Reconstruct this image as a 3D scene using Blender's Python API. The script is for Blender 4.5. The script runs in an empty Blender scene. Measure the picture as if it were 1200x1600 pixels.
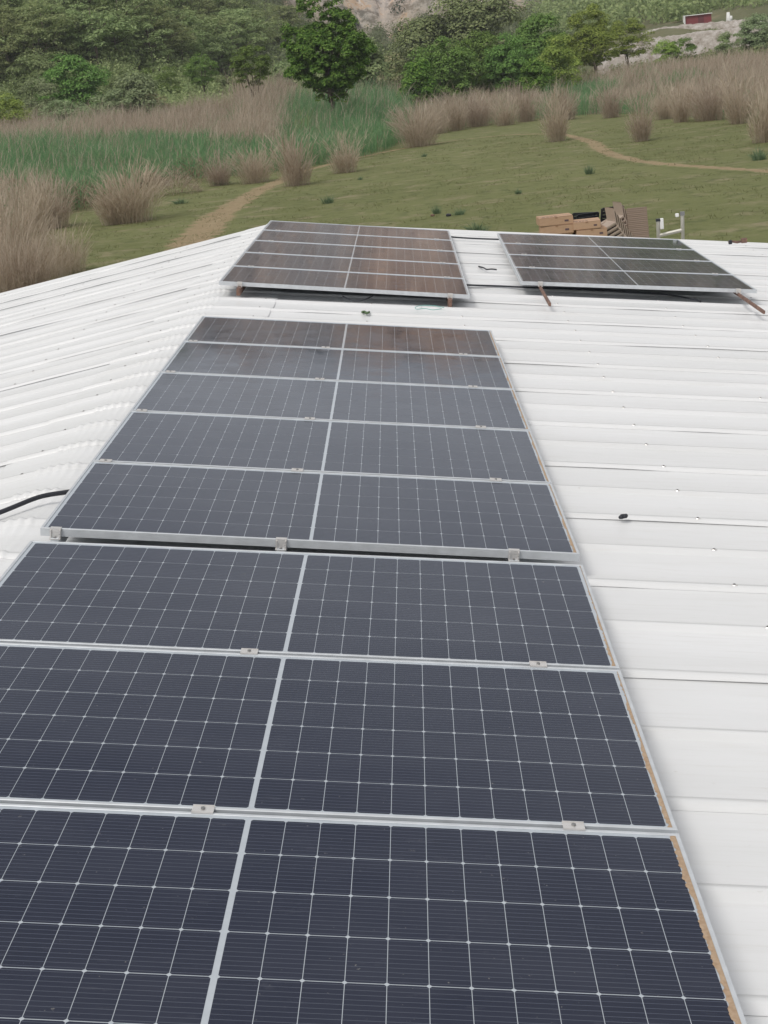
import bpy, math, random
import numpy as np
from mathutils import Matrix, Vector
SC = bpy.context.scene
R_ = np.random.RandomState(7)
rnd = random.Random(5)

# ------------------------------------------------------------------ camera, world, sun, exposure
CF = 2360.4
CR = np.array([0.9945, 0.0163, -0.1030]); CF_ = np.array([-0.0445, 0.9597, -0.2774])
CF_ /= np.linalg.norm(CF_); CR -= CF_ * (CR @ CF_); CR /= np.linalg.norm(CR); CU = np.cross(CR, CF_)
CAM = np.array([1.9507, -5.1278, 1.7634])
cd = bpy.data.cameras.new('camera'); cam = bpy.data.objects.new('camera', cd); SC.collection.objects.link(cam)
cam.matrix_world = Matrix([[CR[0], CU[0], -CF_[0], CAM[0]], [CR[1], CU[1], -CF_[1], CAM[1]], [CR[2], CU[2], -CF_[2], CAM[2]], [0, 0, 0, 1]])
cd.sensor_fit = 'VERTICAL'; cd.sensor_height = 36; cd.lens = CF * 36 / 1600
cd.clip_start = 0.05; cd.clip_end = 6000
SC.camera = cam
SUN_EL, SUN_AZ = math.radians(52), math.radians(215)      # azimuth clockwise from +Y
w = bpy.data.worlds.new('World'); SC.world = w; w.use_nodes = True
nt = w.node_tree; nt.nodes.clear()
o_ = nt.nodes.new('ShaderNodeOutputWorld'); bg = nt.nodes.new('ShaderNodeBackground')
sky = nt.nodes.new('ShaderNodeTexSky'); sky.sky_type = 'NISHITA'; sky.sun_disc = False
sky.sun_elevation = SUN_EL; sky.sun_rotation = SUN_AZ; sky.air_density = 1.0; sky.dust_density = 3.0
tc = nt.nodes.new('ShaderNodeTexCoord'); mp = nt.nodes.new('ShaderNodeMapping'); mp.inputs['Scale'].default_value = (1.6, 1.6, 5)
nz = nt.nodes.new('ShaderNodeTexNoise'); nz.inputs['Scale'].default_value = 1.5; nz.inputs['Detail'].default_value = 5; nz.inputs['Roughness'].default_value = 0.55
cr = nt.nodes.new('ShaderNodeValToRGB'); cr.color_ramp.elements[0].position = 0.32; cr.color_ramp.elements[1].position = 0.68
cr.color_ramp.elements[0].color = (5.2, 5.3, 5.6, 1); cr.color_ramp.elements[1].color = (9.6, 9.5, 9.4, 1)
mx = nt.nodes.new('ShaderNodeMix'); mx.data_type = 'RGBA'; mx.inputs[0].default_value = 0.92
L = nt.links.new
L(tc.outputs['Generated'], mp.inputs[0]); L(mp.outputs[0], nz.inputs['Vector']); L(nz.outputs['Fac'], cr.inputs[0])
L(sky.outputs[0], mx.inputs[6]); L(cr.outputs[0], mx.inputs[7]); L(mx.outputs[2], bg.inputs[0])
bg.inputs[1].default_value = 0.088; L(bg.outputs[0], o_.inputs[0])
sd = bpy.data.lights.new('sun', 'SUN'); sd.energy = 1.5; sd.angle = math.radians(16); sd.color = (1, 0.96, 0.9)
sun = bpy.data.objects.new('sun', sd); SC.collection.objects.link(sun)
sv = Vector((math.sin(SUN_AZ) * math.cos(SUN_EL), math.cos(SUN_AZ) * math.cos(SUN_EL), math.sin(SUN_EL)))
sun.rotation_euler = sv.to_track_quat('Z', 'Y').to_euler(); sun.location = (0, 0, 60)
SC.view_settings.view_transform = 'Standard'; SC.view_settings.look = 'None'
SC.view_settings.exposure = 0.13; SC.view_settings.gamma = 1; SC.view_settings.use_curve_mapping = False
SC.cycles.use_denoising = True
SC.cycles.max_bounces = 8; SC.cycles.transparent_max_bounces = 12

# ------------------------------------------------------------------ helpers
def link(o): SC.collection.objects.link(o); return o
def tag(o, label=None, cat=None, group=None, kind=None):
    if label: o['label'] = label
    if cat: o['category'] = cat
    if group: o['group'] = group
    if kind: o['kind'] = kind
    return o
def empty(name, loc=(0, 0, 0), mat=None):
    o = bpy.data.objects.new(name, None); link(o); o.empty_display_size = 0.1
    if mat is not None: o.matrix_world = mat
    else: o.location = loc
    return o
def mesh_np(name, V, F, mats, smooth=False, mi=None):
    """V (n,3); F (m,k) int array or list of such arrays"""
    V = np.asarray(V, dtype=np.float32).reshape(-1, 3)
    Fs = F if isinstance(F, list) else [F]
    Fs = [np.asarray(f, dtype=np.int32) for f in Fs if len(f)]
    me = bpy.data.meshes.new(name)
    me.vertices.add(len(V)); me.vertices.foreach_set('co', V.ravel())
    loops = np.concatenate([f.ravel() for f in Fs]); tot = np.concatenate([np.full(len(f), f.shape[1], np.int32) for f in Fs])
    st = np.concatenate([[0], np.cumsum(tot)[:-1]]).astype(np.int32)
    me.loops.add(len(loops)); me.loops.foreach_set('vertex_index', loops)
    me.polygons.add(len(tot)); me.polygons.foreach_set('loop_start', st); me.polygons.foreach_set('loop_total', tot)
    if smooth: me.polygons.foreach_set('use_smooth', np.ones(len(tot), bool))
    for m in (mats if isinstance(mats, (list, tuple)) else [mats]): me.materials.append(m)
    if mi is not None: me.polygons.foreach_set('material_index', np.asarray(mi, np.int32))
    me.update(calc_edges=True); me.validate()
    return me
def obj(name, me, parent=None):
    o = bpy.data.objects.new(name, me); link(o)
    if parent is not None: o.parent = parent
    return o
class MB:
    def __init__(s): s.v = []; s.f = []; s.m = []
    def add(s, V, F, m=0):
        b = len(s.v); s.v += [tuple(map(float, p)) for p in V]; s.f += [tuple(i + b for i in f) for f in F]; s.m += [m] * len(F)
    def box(s, c, d, rot=None, m=0):
        d = np.array(d) / 2.0; P = np.array([(x, y, z) for x in (-1, 1) for y in (-1, 1) for z in (-1, 1)]) * d
        if rot is not None: P = P @ np.array(rot.to_matrix() if hasattr(rot, 'to_matrix') else rot).T
        s.add(P + np.array(c), [(0, 1, 3, 2), (4, 6, 7, 5), (0, 4, 5, 1), (2, 3, 7, 6), (0, 2, 6, 4), (1, 5, 7, 3)], m)
    def tube(s, pts, r, n=8, m=0, cap=True):
        pts = [np.array(p, float) for p in pts]; k = len(pts); rs = r if hasattr(r, '__len__') else [r] * k; V = []
        up = np.array([0.13, 0.21, 0.97])
        for i, p in enumerate(pts):
            t = pts[min(i + 1, k - 1)] - pts[max(i - 1, 0)]; t /= np.linalg.norm(t) + 1e-9
            a = np.cross(t, up if abs(t @ up) < 0.9 else np.array([1, 0, 0.])); a /= np.linalg.norm(a); b = np.cross(t, a)
            for j in range(n):
                q = 2 * math.pi * j / n; V.append(p + rs[i] * (a * math.cos(q) + b * math.sin(q)))
        F = [(i * n + j, i * n + (j + 1) % n, (i + 1) * n + (j + 1) % n, (i + 1) * n + j) for i in range(k - 1) for j in range(n)]
        if cap: F += [tuple(range(n))[::-1], tuple((k - 1) * n + j for j in range(n))]
        s.add(V, F, m)
    def build(s, name, mats, parent=None, smooth=False):
        me = bpy.data.meshes.new(name); me.from_pydata(s.v, [], s.f)
        for q in (mats if isinstance(mats, (list, tuple)) else [mats]): me.materials.append(q)
        for p, q in zip(me.polygons, s.m): p.material_index = q; p.use_smooth = smooth
        me.update(); return obj(name, me, parent)
def bevel(o, wd, seg=1):
    b = o.modifiers.new('bevel', 'BEVEL'); b.width = wd; b.segments = seg; b.limit_method = 'ANGLE'; return o

def mat(name, col=(0.5, 0.5, 0.5), rough=0.6, metal=0.0, spec=0.5):
    m = bpy.data.materials.new(name); m.use_nodes = True; b = m.node_tree.nodes['Principled BSDF']
    b.inputs['Base Color'].default_value = (*col, 1); b.inputs['Roughness'].default_value = rough
    b.inputs['Metallic'].default_value = metal; b.inputs['Specular IOR Level'].default_value = spec
    return m
def N(m, t): return m.node_tree.nodes.new(t)
def LK(m, a, b): m.node_tree.links.new(a, b)
def bsdf(m): return m.node_tree.nodes['Principled BSDF']
def coords(m, scale=(1, 1, 1), kind='Object'):
    t = N(m, 'ShaderNodeTexCoord'); q = N(m, 'ShaderNodeMapping'); q.inputs['Scale'].default_value = scale
    LK(m, t.outputs[kind], q.inputs[0]); return q.outputs[0]
def noise(m, vec, scale, detail=4, rough=0.55):
    n = N(m, 'ShaderNodeTexNoise'); n.inputs['Scale'].default_value = scale; n.inputs['Detail'].default_value = detail; n.inputs['Roughness'].default_value = rough
    LK(m, vec, n.inputs['Vector']); return n.outputs['Fac']
def ramp(m, fac, stops):
    r = N(m, 'ShaderNodeValToRGB'); e = r.color_ramp.elements
    while len(e) < len(stops): e.new(0.5)
    for i, (p, c) in enumerate(stops):
        e[i].position = p; e[i].color = (*c, 1) if hasattr(c, '__len__') else (c, c, c, 1)
    LK(m, fac, r.inputs[0]); return r.outputs[0]
def mix(m, fac, a, b, mode='MIX'):
    x = N(m, 'ShaderNodeMix'); x.data_type = 'RGBA'; x.blend_type = mode
    for s, v in ((0, fac), (6, a), (7, b)):
        if hasattr(v, 'is_output') or hasattr(v, 'links'): LK(m, v, x.inputs[s])
        elif s == 0: x.inputs[0].default_value = v
        else: x.inputs[s].default_value = (*v, 1)
    return x.outputs[2]
def math_(m, op, a, b=None, clamp=False):
    x = N(m, 'ShaderNodeMath'); x.operation = op; x.use_clamp = clamp
    for i, v in enumerate((a, b)):
        if v is None: continue
        if hasattr(v, 'links'): LK(m, v, x.inputs[i])
        else: x.inputs[i].default_value = v
    return x.outputs[0]
def bump(m, h, strength=0.3, dist=0.01):
    b = N(m, 'ShaderNodeBump'); b.inputs['Strength'].default_value = strength; b.inputs['Distance'].default_value = dist
    LK(m, h, b.inputs['Height']); LK(m, b.outputs[0], bsdf(m).inputs['Normal'])

def ray(u, v):
    d = CF_ + CR * (u - 600) / CF - CU * (v - 800) / CF; return d / np.linalg.norm(d)
def at_ground(u, v, z=-3.3):
    d = ray(u, v); t = (z - CAM[2]) / d[2]; return CAM + d * t
def at_range(u, v, r):
    d = ray(u, v); t = r / math.hypot(d[0], d[1]); return CAM + d * t

# ------------------------------------------------------------------ materials
GZ = -3.3
M = {}
def glassy(name, col_socket_fn, kf=1.0, ior=1.36, rough=0.055):
    """surface seen through the panel's clear front glass: diffuse below, a smooth reflecting film above"""
    m = bpy.data.materials.new(name); m.use_nodes = True; n = m.node_tree.nodes
    n.remove(n['Principled BSDF'])
    d = N(m, 'ShaderNodeBsdfDiffuse'); g = N(m, 'ShaderNodeBsdfGlossy'); x = N(m, 'ShaderNodeMixShader'); f = N(m, 'ShaderNodeFresnel')
    f.inputs['IOR'].default_value = ior; g.inputs['Roughness'].default_value = rough; g.inputs['Color'].default_value = (0.90, 0.945, 1.0, 1)
    LK(m, math_(m, 'MULTIPLY', f.outputs[0], kf), x.inputs[0]); LK(m, d.outputs[0], x.inputs[1]); LK(m, g.outputs[0], x.inputs[2])
    c = col_socket_fn(m)
    LK(m, c, d.inputs['Color']); LK(m, x.outputs[0], n['Material Output'].inputs['Surface'])
    # faint large ripple of the tempered glass
    bn = N(m, 'ShaderNodeBump'); bn.inputs['Strength'].default_value = 0.25; bn.inputs['Distance'].default_value = 0.004
    gq = N(m, 'ShaderNodeNewGeometry'); LK(m, noise(m, gq.outputs['Position'], 1.6, 2), bn.inputs['Height'])
    LK(m, ramp(m, noise(m, gq.outputs['Position'], 4.5, 5, 0.65), [(0.35, rough * 0.7), (0.75, rough * 2.6)]), g.inputs['Roughness']); LK(m, bn.outputs[0], g.inputs['Normal'])
    return m
PX, PY = 0.0922, 0.1817
def cell_col(m):
    oi = N(m, 'ShaderNodeObjectInfo')
    v = coords(m); sp = N(m, 'ShaderNodeSeparateXYZ'); LK(m, v, sp.inputs[0])
    fr = math_(m, 'FRACT', math_(m, 'MULTIPLY', sp.outputs[1], 10 / PY))
    line = math_(m, 'LESS_THAN', math_(m, 'ABSOLUTE', math_(m, 'SUBTRACT', fr, 0.5)), 0.05)
    base = mix(m, oi.outputs['Random'], (0.005, 0.008, 0.026), (0.009, 0.012, 0.031))
    gp = N(m, 'ShaderNodeNewGeometry'); P = gp.outputs['Position']
    mq = N(m, 'ShaderNodeMapping'); mq.inputs['Scale'].default_value = (0.7, 2.2, 1); LK(m, P, mq.inputs[0])
    base = mix(m, ramp(m, noise(m, mq.outputs[0], 1.1, 6, 0.65), [(0.42, 0.0), (0.75, 0.07)]), base, (0.26, 0.27, 0.31))
    base = mix(m, ramp(m, noise(m, P, 55, 3, 0.6), [(0.70, 0.0), (0.76, 0.35)]), base, (0.35, 0.33, 0.30))
    base = mix(m, ramp(m, noise(m, mq.outputs[0], 14, 5, 0.7), [(0.60, 0.0), (0.80, 0.10)]), base, (0.30, 0.30, 0.32))
    return mix(m, line, base, (0.075, 0.085, 0.115))
M['cell'] = glassy('cell_silicon', cell_col)
M['back'] = glassy('backsheet_white', lambda m: mix(m, noise(m, coords(m), 30, 3), (0.42, 0.46, 0.50), (0.52, 0.56, 0.60)))
def sandm():
    m = mat('settled_sand', (0.42, 0.29, 0.19), 0.95, 0, 0.1)
    LK(m, ramp(m, noise(m, coords(m), 60, 6, 0.7), [(0.3, (0.34, 0.23, 0.15)), (0.7, (0.50, 0.38, 0.27))]), bsdf(m).inputs['Base Color']); bump(m, noise(m, coords(m), 300, 3), 0.5, 0.002); return m
M['sand'] = sandm()
def alum(name, c=(0.62, 0.64, 0.66), r=0.42, me=0.45):
    m = mat(name, c, r, me)
    s = noise(m, coords(m, (1, 1, 1)), 14, 5); LK(m, ramp(m, s, [(0.3, tuple(k * 0.82 for k in c)), (0.7, c)]), bsdf(m).inputs['Base Color'])
    LK(m, ramp(m, noise(m, coords(m, (3, 60, 60)), 5, 3), [(0.3, r - 0.1), (0.7, r + 0.12)]), bsdf(m).inputs['Roughness']); return m
M['alu'] = alum('anodised_aluminium', (0.70, 0.73, 0.76)); M['clamp'] = alum('bright_clamp_aluminium', (0.8, 0.78, 0.76), 0.35, 0.6)
M['bolt'] = mat('bolt_steel', (0.3, 0.3, 0.3), 0.4, 0.9)
def rust():
    m = mat('rusty_steel', (0.25, 0.12, 0.08), 0.85, 0.1)
    LK(m, ramp(m, noise(m, coords(m), 18, 6, 0.7), [(0.3, (0.10, 0.07, 0.06)), (0.55, (0.22, 0.13, 0.10)), (0.75, (0.40, 0.24, 0.16))]), bsdf(m).inputs['Base Color']); bump(m, noise(m, coords(m), 60, 4), 0.6, 0.004); return m
M['rust'] = rust()
def roofm():
    m = mat('white_coated_steel', (0.8, 0.8, 0.8), 0.38, 0, 0.45)
    v = coords(m, (1, 1, 1)); big = noise(m, coords(m, (0.35, 2.5, 1)), 1.3, 4); fine = noise(m, coords(m, (0.6, 9, 1)), 5, 5, 0.65); spot = noise(m, v, 38, 3)
    c = mix(m, ramp(m, big, [(0.35, 0.0), (0.7, 1.0)]), (0.80, 0.805, 0.81), (0.745, 0.75, 0.75))
    c = mix(m, ramp(m, fine, [(0.52, 0.0), (0.8, 0.45)]), c, (0.66, 0.65, 0.62))
    c = mix(m, ramp(m, spot, [(0.70, 0.0), (0.78, 0.35)]), c, (0.42, 0.38, 0.33))
    LK(m, c, bsdf(m).inputs['Base Color'])
    LK(m, ramp(m, fine, [(0.3, 0.30), (0.75, 0.5)]), bsdf(m).inputs['Roughness'])
    bump(m, noise(m, coords(m, (0.5, 2, 1)), 2.2, 2), 0.35, 0.012); return m
M['roof'] = roofm()
M['wall'] = mat('grey_wall_render', (0.5, 0.5, 0.48), 0.8)
M['black'] = mat('black_rubber', (0.02, 0.022, 0.03), 0.5); M['blackp'] = mat('black_plastic', (0.018, 0.02, 0.028), 0.45)
M['green'] = mat('green_wire', (0.12, 0.42, 0.36), 0.5)
M['whitep'] = mat('white_plastic', (0.82, 0.82, 0.8), 0.4)
def card():
    m = mat('corrugated_cardboard', (0.48, 0.3, 0.19), 0.85, 0, 0.2)
    oi = N(m, 'ShaderNodeObjectInfo')
    LK(m, mix(m, noise(m, coords(m, (3, 3, 9)), 4, 5), mix(m, oi.outputs['Random'], (0.40, 0.25, 0.155), (0.50, 0.33, 0.22)), (0.56, 0.38, 0.26)), bsdf(m).inputs['Base Color']); return m
M['card'] = card(); M['print'] = mat('box_print', (0.12, 0.08, 0.09), 0.8); M['tape'] = mat('packing_tape', (0.34, 0.2, 0.12), 0.3)
M['wicker'] = mat('brown_chair_plastic', (0.46, 0.375, 0.31), 0.55); M['wicker_d'] = mat('dark_brown_chair_plastic', (0.30, 0.225, 0.175), 0.55)
M['ladder'] = mat('ladder_aluminium', (0.66, 0.64, 0.58), 0.5, 0.3)

def foliage(name, cols, trans=0.25, vary=1.0, spec=True):
    m = bpy.data.materials.new(name); m.use_nodes = True; n = m.node_tree.nodes; n.remove(n['Principled BSDF'])
    ge = N(m, 'ShaderNodeNewGeometry'); oi = N(m, 'ShaderNodeObjectInfo')
    c = ramp(m, ge.outputs['Random Per Island'], [(i / (len(cols) - 1), k) for i, k in enumerate(cols)])
    hs = N(m, 'ShaderNodeHueSaturation'); LK(m, c, hs.inputs['Color'])
    LK(m, math_(m, 'ADD', math_(m, 'MULTIPLY', oi.outputs['Random'], 0.035 * vary), 0.5 - 0.0175 * vary), hs.inputs['Hue'])
    LK(m, math_(m, 'ADD', math_(m, 'MULTIPLY', oi.outputs['Random'], 0.35 * vary), 1 - 0.17 * vary), hs.inputs['Value'])
    d = N(m, 'ShaderNodeBsdfDiffuse'); t = N(m, 'ShaderNodeBsdfTranslucent'); x = N(m, 'ShaderNodeMixShader'); x.inputs[0].default_value = trans
    LK(m, hs.outputs[0], d.inputs[0]); LK(m, hs.outputs[0], t.inputs[0]); LK(m, d.outputs[0], x.inputs[1]); LK(m, t.outputs[0], x.inputs[2])
    LK(m, x.outputs[0], n['Material Output'].inputs['Surface']); return m
M['leaf_dark'] = foliage('leaf_rich_green', [(0.078, 0.157, 0.034), (0.144, 0.260, 0.055), (0.249, 0.368, 0.086)], vary=0.2)
M['leaf_green'] = foliage('leaf_mid_green', [(0.122, 0.207, 0.061), (0.183, 0.293, 0.079), (0.256, 0.378, 0.110)])
M['leaf_bright'] = foliage('leaf_bright_green', [(0.201, 0.288, 0.074), (0.295, 0.403, 0.100), (0.416, 0.510, 0.134)])
M['leaf_olive'] = foliage('leaf_olive', [(0.199, 0.256, 0.119), (0.265, 0.325, 0.149), (0.345, 0.395, 0.193)])
M['leaf_pale'] = foliage('leaf_pale_willow', [(0.218, 0.271, 0.147), (0.291, 0.358, 0.190), (0.374, 0.434, 0.244)])
M['leaf_tan'] = foliage('leaf_dry_olive', [(0.322, 0.307, 0.175), (0.410, 0.388, 0.234), (0.498, 0.461, 0.293)])
M['pine'] = foliage('pine_needles', [(0.228, 0.291, 0.130), (0.331, 0.403, 0.184), (0.456, 0.515, 0.248)], 0.4)
M['scrub'] = foliage('dark_scrub', [(0.17, 0.205, 0.12), (0.23, 0.265, 0.15), (0.30, 0.325, 0.20)], 0.35)
M['cliff_scrub'] = foliage('cliff_scrub', [(0.07, 0.09, 0.07), (0.10, 0.12, 0.085), (0.14, 0.16, 0.11)], 0.3)
M['bark'] = mat('bark', (0.16, 0.13, 0.10), 0.9)
M['reed_dry'] = foliage('dry_reed', [(0.33, 0.26, 0.19), (0.49, 0.405, 0.315), (0.62, 0.54, 0.44), (0.53, 0.425, 0.345)], 0.4, 0.4)
M['reed_green'] = foliage('green_reed', [(0.12, 0.25, 0.12), (0.18, 0.34, 0.165), (0.27, 0.42, 0.20), (0.17, 0.31, 0.16)], 0.4, 0.3)
M['reed_dark'] = foliage('old_reed_litter', [(0.13, 0.09, 0.065), (0.27, 0.19, 0.14), (0.46, 0.35, 0.27)], 0.2, 0.3)
M['tuft'] = foliage('rush_green', [(0.13, 0.20, 0.12), (0.18, 0.26, 0.15), (0.25, 0.32, 0.18)], 0.4, 0.3)
M['grass'] = foliage('grass_blades', [(0.13, 0.15, 0.06), (0.19, 0.20, 0.09), (0.27, 0.26, 0.14)], 0.5, 0.0)

# ------------------------------------------------------------------ ground, path, terrain
def meadow_nodes(m):
    v = coords(m); a = noise(m, coords(m, (1, 1, 0.01)), 0.09, 5, 0.6); b = noise(m, coords(m, (1, 1.0, 0.01)), 0.5, 6, 0.7); c = noise(m, v, 5, 5, 0.7)
    g = mix(m, ramp(m, a, [(0.35, 0.0), (0.65, 1.0)]), (0.138, 0.156, 0.056), (0.180, 0.196, 0.078))
    g = mix(m, ramp(m, c, [(0.3, 0.0), (0.75, 0.7)]), g, (0.20, 0.20, 0.105))
    g = mix(m, ramp(m, b, [(0.52, 0.0), (0.70, 0.85)]), g, (0.30, 0.255, 0.165))
    g = mix(m, ramp(m, noise(m, v, 1.7, 4, 0.6), [(0.52, 0.0), (0.70, 0.7)]), g, (0.085, 0.105, 0.042))
    return g
def meadowm():
    m = mat('meadow_turf', rough=0.95, spec=0.1); LK(m, meadow_nodes(m), bsdf(m).inputs['Base Color']); bump(m, noise(m, coords(m), 9, 5, 0.7), 0.7, 0.06); return m
M['meadow'] = meadowm()
def pathm():
    m = mat('trodden_path', rough=0.95, spec=0.1); at = N(m, 'ShaderNodeAttribute'); at.attribute_name = 'wear'
    f = math_(m, 'ADD', at.outputs['Fac'], math_(m, 'MULTIPLY', math_(m, 'SUBTRACT', noise(m, coords(m), 1.3, 6, 0.75), 0.5), 2.3))
    s = ramp(m, noise(m, coords(m), 3, 6, 0.7), [(0.3, (0.26, 0.19, 0.11)), (0.7, (0.40, 0.31, 0.20))])
    LK(m, mix(m, ramp(m, f, [(0.50, 0.0), (0.80, 0.9)]), meadow_nodes(m), s), bsdf(m).inputs['Base Color']); bump(m, noise(m, coords(m), 9, 5, 0.7), 0.6, 0.05); return m
M['path'] = pathm()
xs = np.concatenate([[-3000, -1000, -300], np.arange(-90, 91, 3.0), [300, 1000, 3000]]); ys = np.concatenate([[-2500, -800, -200], np.arange(-40, 171, 3.0), [400, 1000, 3000]])
gx, gy = np.meshgrid(xs, ys); gz = GZ + 0.0 * gx
def grid_faces(nu, nv):
    i = np.arange(nu * nv).reshape(nv, nu); return np.stack([i[:-1, :-1], i[:-1, 1:], i[1:, 1:], i[1:, :-1]], -1).reshape(-1, 4)
o = obj('ground', mesh_np('ground', np.stack([gx, gy, gz], -1), grid_faces(len(xs), len(ys)), M['meadow'])); tag(o, kind='structure')
def add_path(name, pix, wd):
    P = np.array([at_ground(u, v)[:2] for u, v in pix]); seg = np.linalg.norm(np.diff(P, axis=0), axis=1); s = np.concatenate([[0], np.cumsum(seg)])
    n = int(s[-1] / 0.6); t = np.linspace(0, s[-1], n); C = np.stack([np.interp(t, s, P[:, 0]), np.interp(t, s, P[:, 1])], -1)
    for _ in range(12): C[1:-1] = (C[:-2] + C[2:] + 2 * C[1:-1]) / 4
    T = np.gradient(C, axis=0); T /= np.linalg.norm(T, axis=1)[:, None]; Nn = np.stack([T[:, 1], -T[:, 0]], -1)
    W = np.interp(t / s[-1], np.linspace(0, 1, len(wd)), wd); cross = np.array([-1.6, -1.0, -0.5, 0, 0.5, 1.0, 1.6]); wear = np.array([0, 0.35, 0.85, 1, 0.85, 0.35, 0])
    V = np.zeros((n, 7, 3)); V[..., :2] = C[:, None] + Nn[:, None] * (cross[None, :, None] * W[:, None, None] / 2); V[..., 2] = GZ + 0.006
    me = mesh_np(name, V, grid_faces(7, n), M['path']); a = me.attributes.new('wear', 'FLOAT', 'POINT')
    wv = np.tile(wear, (n, 1)) * np.ones((n, 1)); wv[0] = 0; wv[-1] = 0; a.data.foreach_set('value', wv.ravel().astype(np.float32))
    return tag(obj(name, me), kind='structure')
add_path('path', [(290, 392), (318, 360), (350, 330), (400, 300), (470, 268), (560, 246), (640, 230), (720, 218), (800, 210), (880, 209), (925, 222), (950, 240), (1000, 253), (1080, 260), (1180, 266), (1320, 276)], [2.4, 1.9, 1.3, 0.8, 0.5, 1.15, 0.9, 0.8])

AZ = np.array([-70, -22, -14, -10, -7, -5.5, -4, -2, 0, 3, 6, 9, 12, 20, 70.])
RR = np.array([115, 160, 200, 250, 300, 350, 420, 480, 540, 620, 750, 1000.])
T = np.array([
 [-3.5] * 15,
 [-2.6, -2.6, -2.6, -2.6, -2.8, -3, -3.1, -3.2, -3.2, -3.1, -3.0, -2.6, -2.4, -2.4, -2.4],
 [4, 4, 2.5, 1.2, -0.6, -1.4, -2, -2.2, -2.2, -2, -1.7, -0.6, 0, 0, 0],
 [24, 24, 22, 16, 1.6, 1.4, 0.8, 0, 0, 0, 1.0, 2.9, 2.4, 2, 2],
 [44, 44, 42, 36, 20, 11, 5, 3, 3, 3, 3.6, 6, 6, 7, 7],
 [62, 62, 60, 54, 38, 24, 10, 6, 6, 6, 8, 12, 12, 12, 12],
 [86, 86, 85, 80, 60, 42, 18, 11, 11, 11, 14, 20, 22, 20, 20],
 [102, 102, 100, 95, 80, 68, 58, 48, 44, 38, 36, 36, 34, 32, 30],
 [114, 114, 112, 108, 102, 98, 96, 92, 88, 78, 66, 60, 54, 48, 45],
 [127, 127, 125, 122, 120, 118, 118, 115, 110, 102, 94, 84, 76, 68, 65],
 [140, 142, 142, 140, 140, 138, 138, 136, 134, 130, 122, 114, 106, 95, 90],
 [150, 150, 150, 150, 150, 150, 150, 150, 150, 148, 140, 130, 125, 115, 110.]])
def terr(az, r):
    az = np.clip(az, -69.9, 69.9); r = np.clip(r, 115.1, 999); i = np.searchsorted(AZ, az) - 1; j = np.searchsorted(RR, r) - 1
    fa = (az - AZ[i]) / (AZ[i + 1] - AZ[i]); fr = (r - RR[j]) / (RR[j + 1] - RR[j])
    return (T[j, i] * (1 - fa) + T[j, i + 1] * fa) * (1 - fr) + (T[j + 1, i] * (1 - fa) + T[j + 1, i + 1] * fa) * fr
def vnoise(x, y, seed=0):
    rs = np.random.RandomState(seed); tb = rs.rand(256, 256); xi = np.floor(x).astype(int); yi = np.floor(y).astype(int); fx = x - xi; fy = y - yi
    fx = fx * fx * (3 - 2 * fx); fy = fy * fy * (3 - 2 * fy); g = lambda a, b: tb[a % 256, b % 256]
    return (g(xi, yi) * (1 - fx) + g(xi + 1, yi) * fx) * (1 - fy) + (g(xi, yi + 1) * (1 - fx) + g(xi + 1, yi + 1) * fx) * fy
azs = np.concatenate([np.arange(-70, -18, 1.0), np.arange(-18, 14, 0.12), np.arange(14, 71, 1.0)]); rs_ = np.concatenate([np.arange(115, 320, 6.0), np.arange(320, 440, 5), np.arange(440, 640, 1.6), np.arange(640, 1001, 15)])
aa, rr = np.meshgrid(azs, rs_); tz = terr(aa, rr)
hx = CAM[0] + rr * np.sin(np.radians(aa)); hy = CAM[1] + rr * np.cos(np.radians(aa))
amp = np.clip((rr - 150) / 100, 0, 1)
tz += amp * ((vnoise(hx / 22, hy / 22, 1) - 0.5) * 3 + (vnoise(hx / 8, hy / 8, 2) - 0.5) * 1.2)
rock = np.clip((rr - 405) / 40, 0, 1) * np.clip((740 - rr) / 60, 0.25, 1) * np.clip((aa + 9) / 3, 0, 1)
tz += rock * ((vnoise(hx / 14, rr / 40, 3) - 0.5) * 16 + (vnoise(hx / 5, rr / 9, 4) - 0.5) * 8 + (vnoise(hx / 2, rr / 3, 5) - 0.5) * 4)
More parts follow.
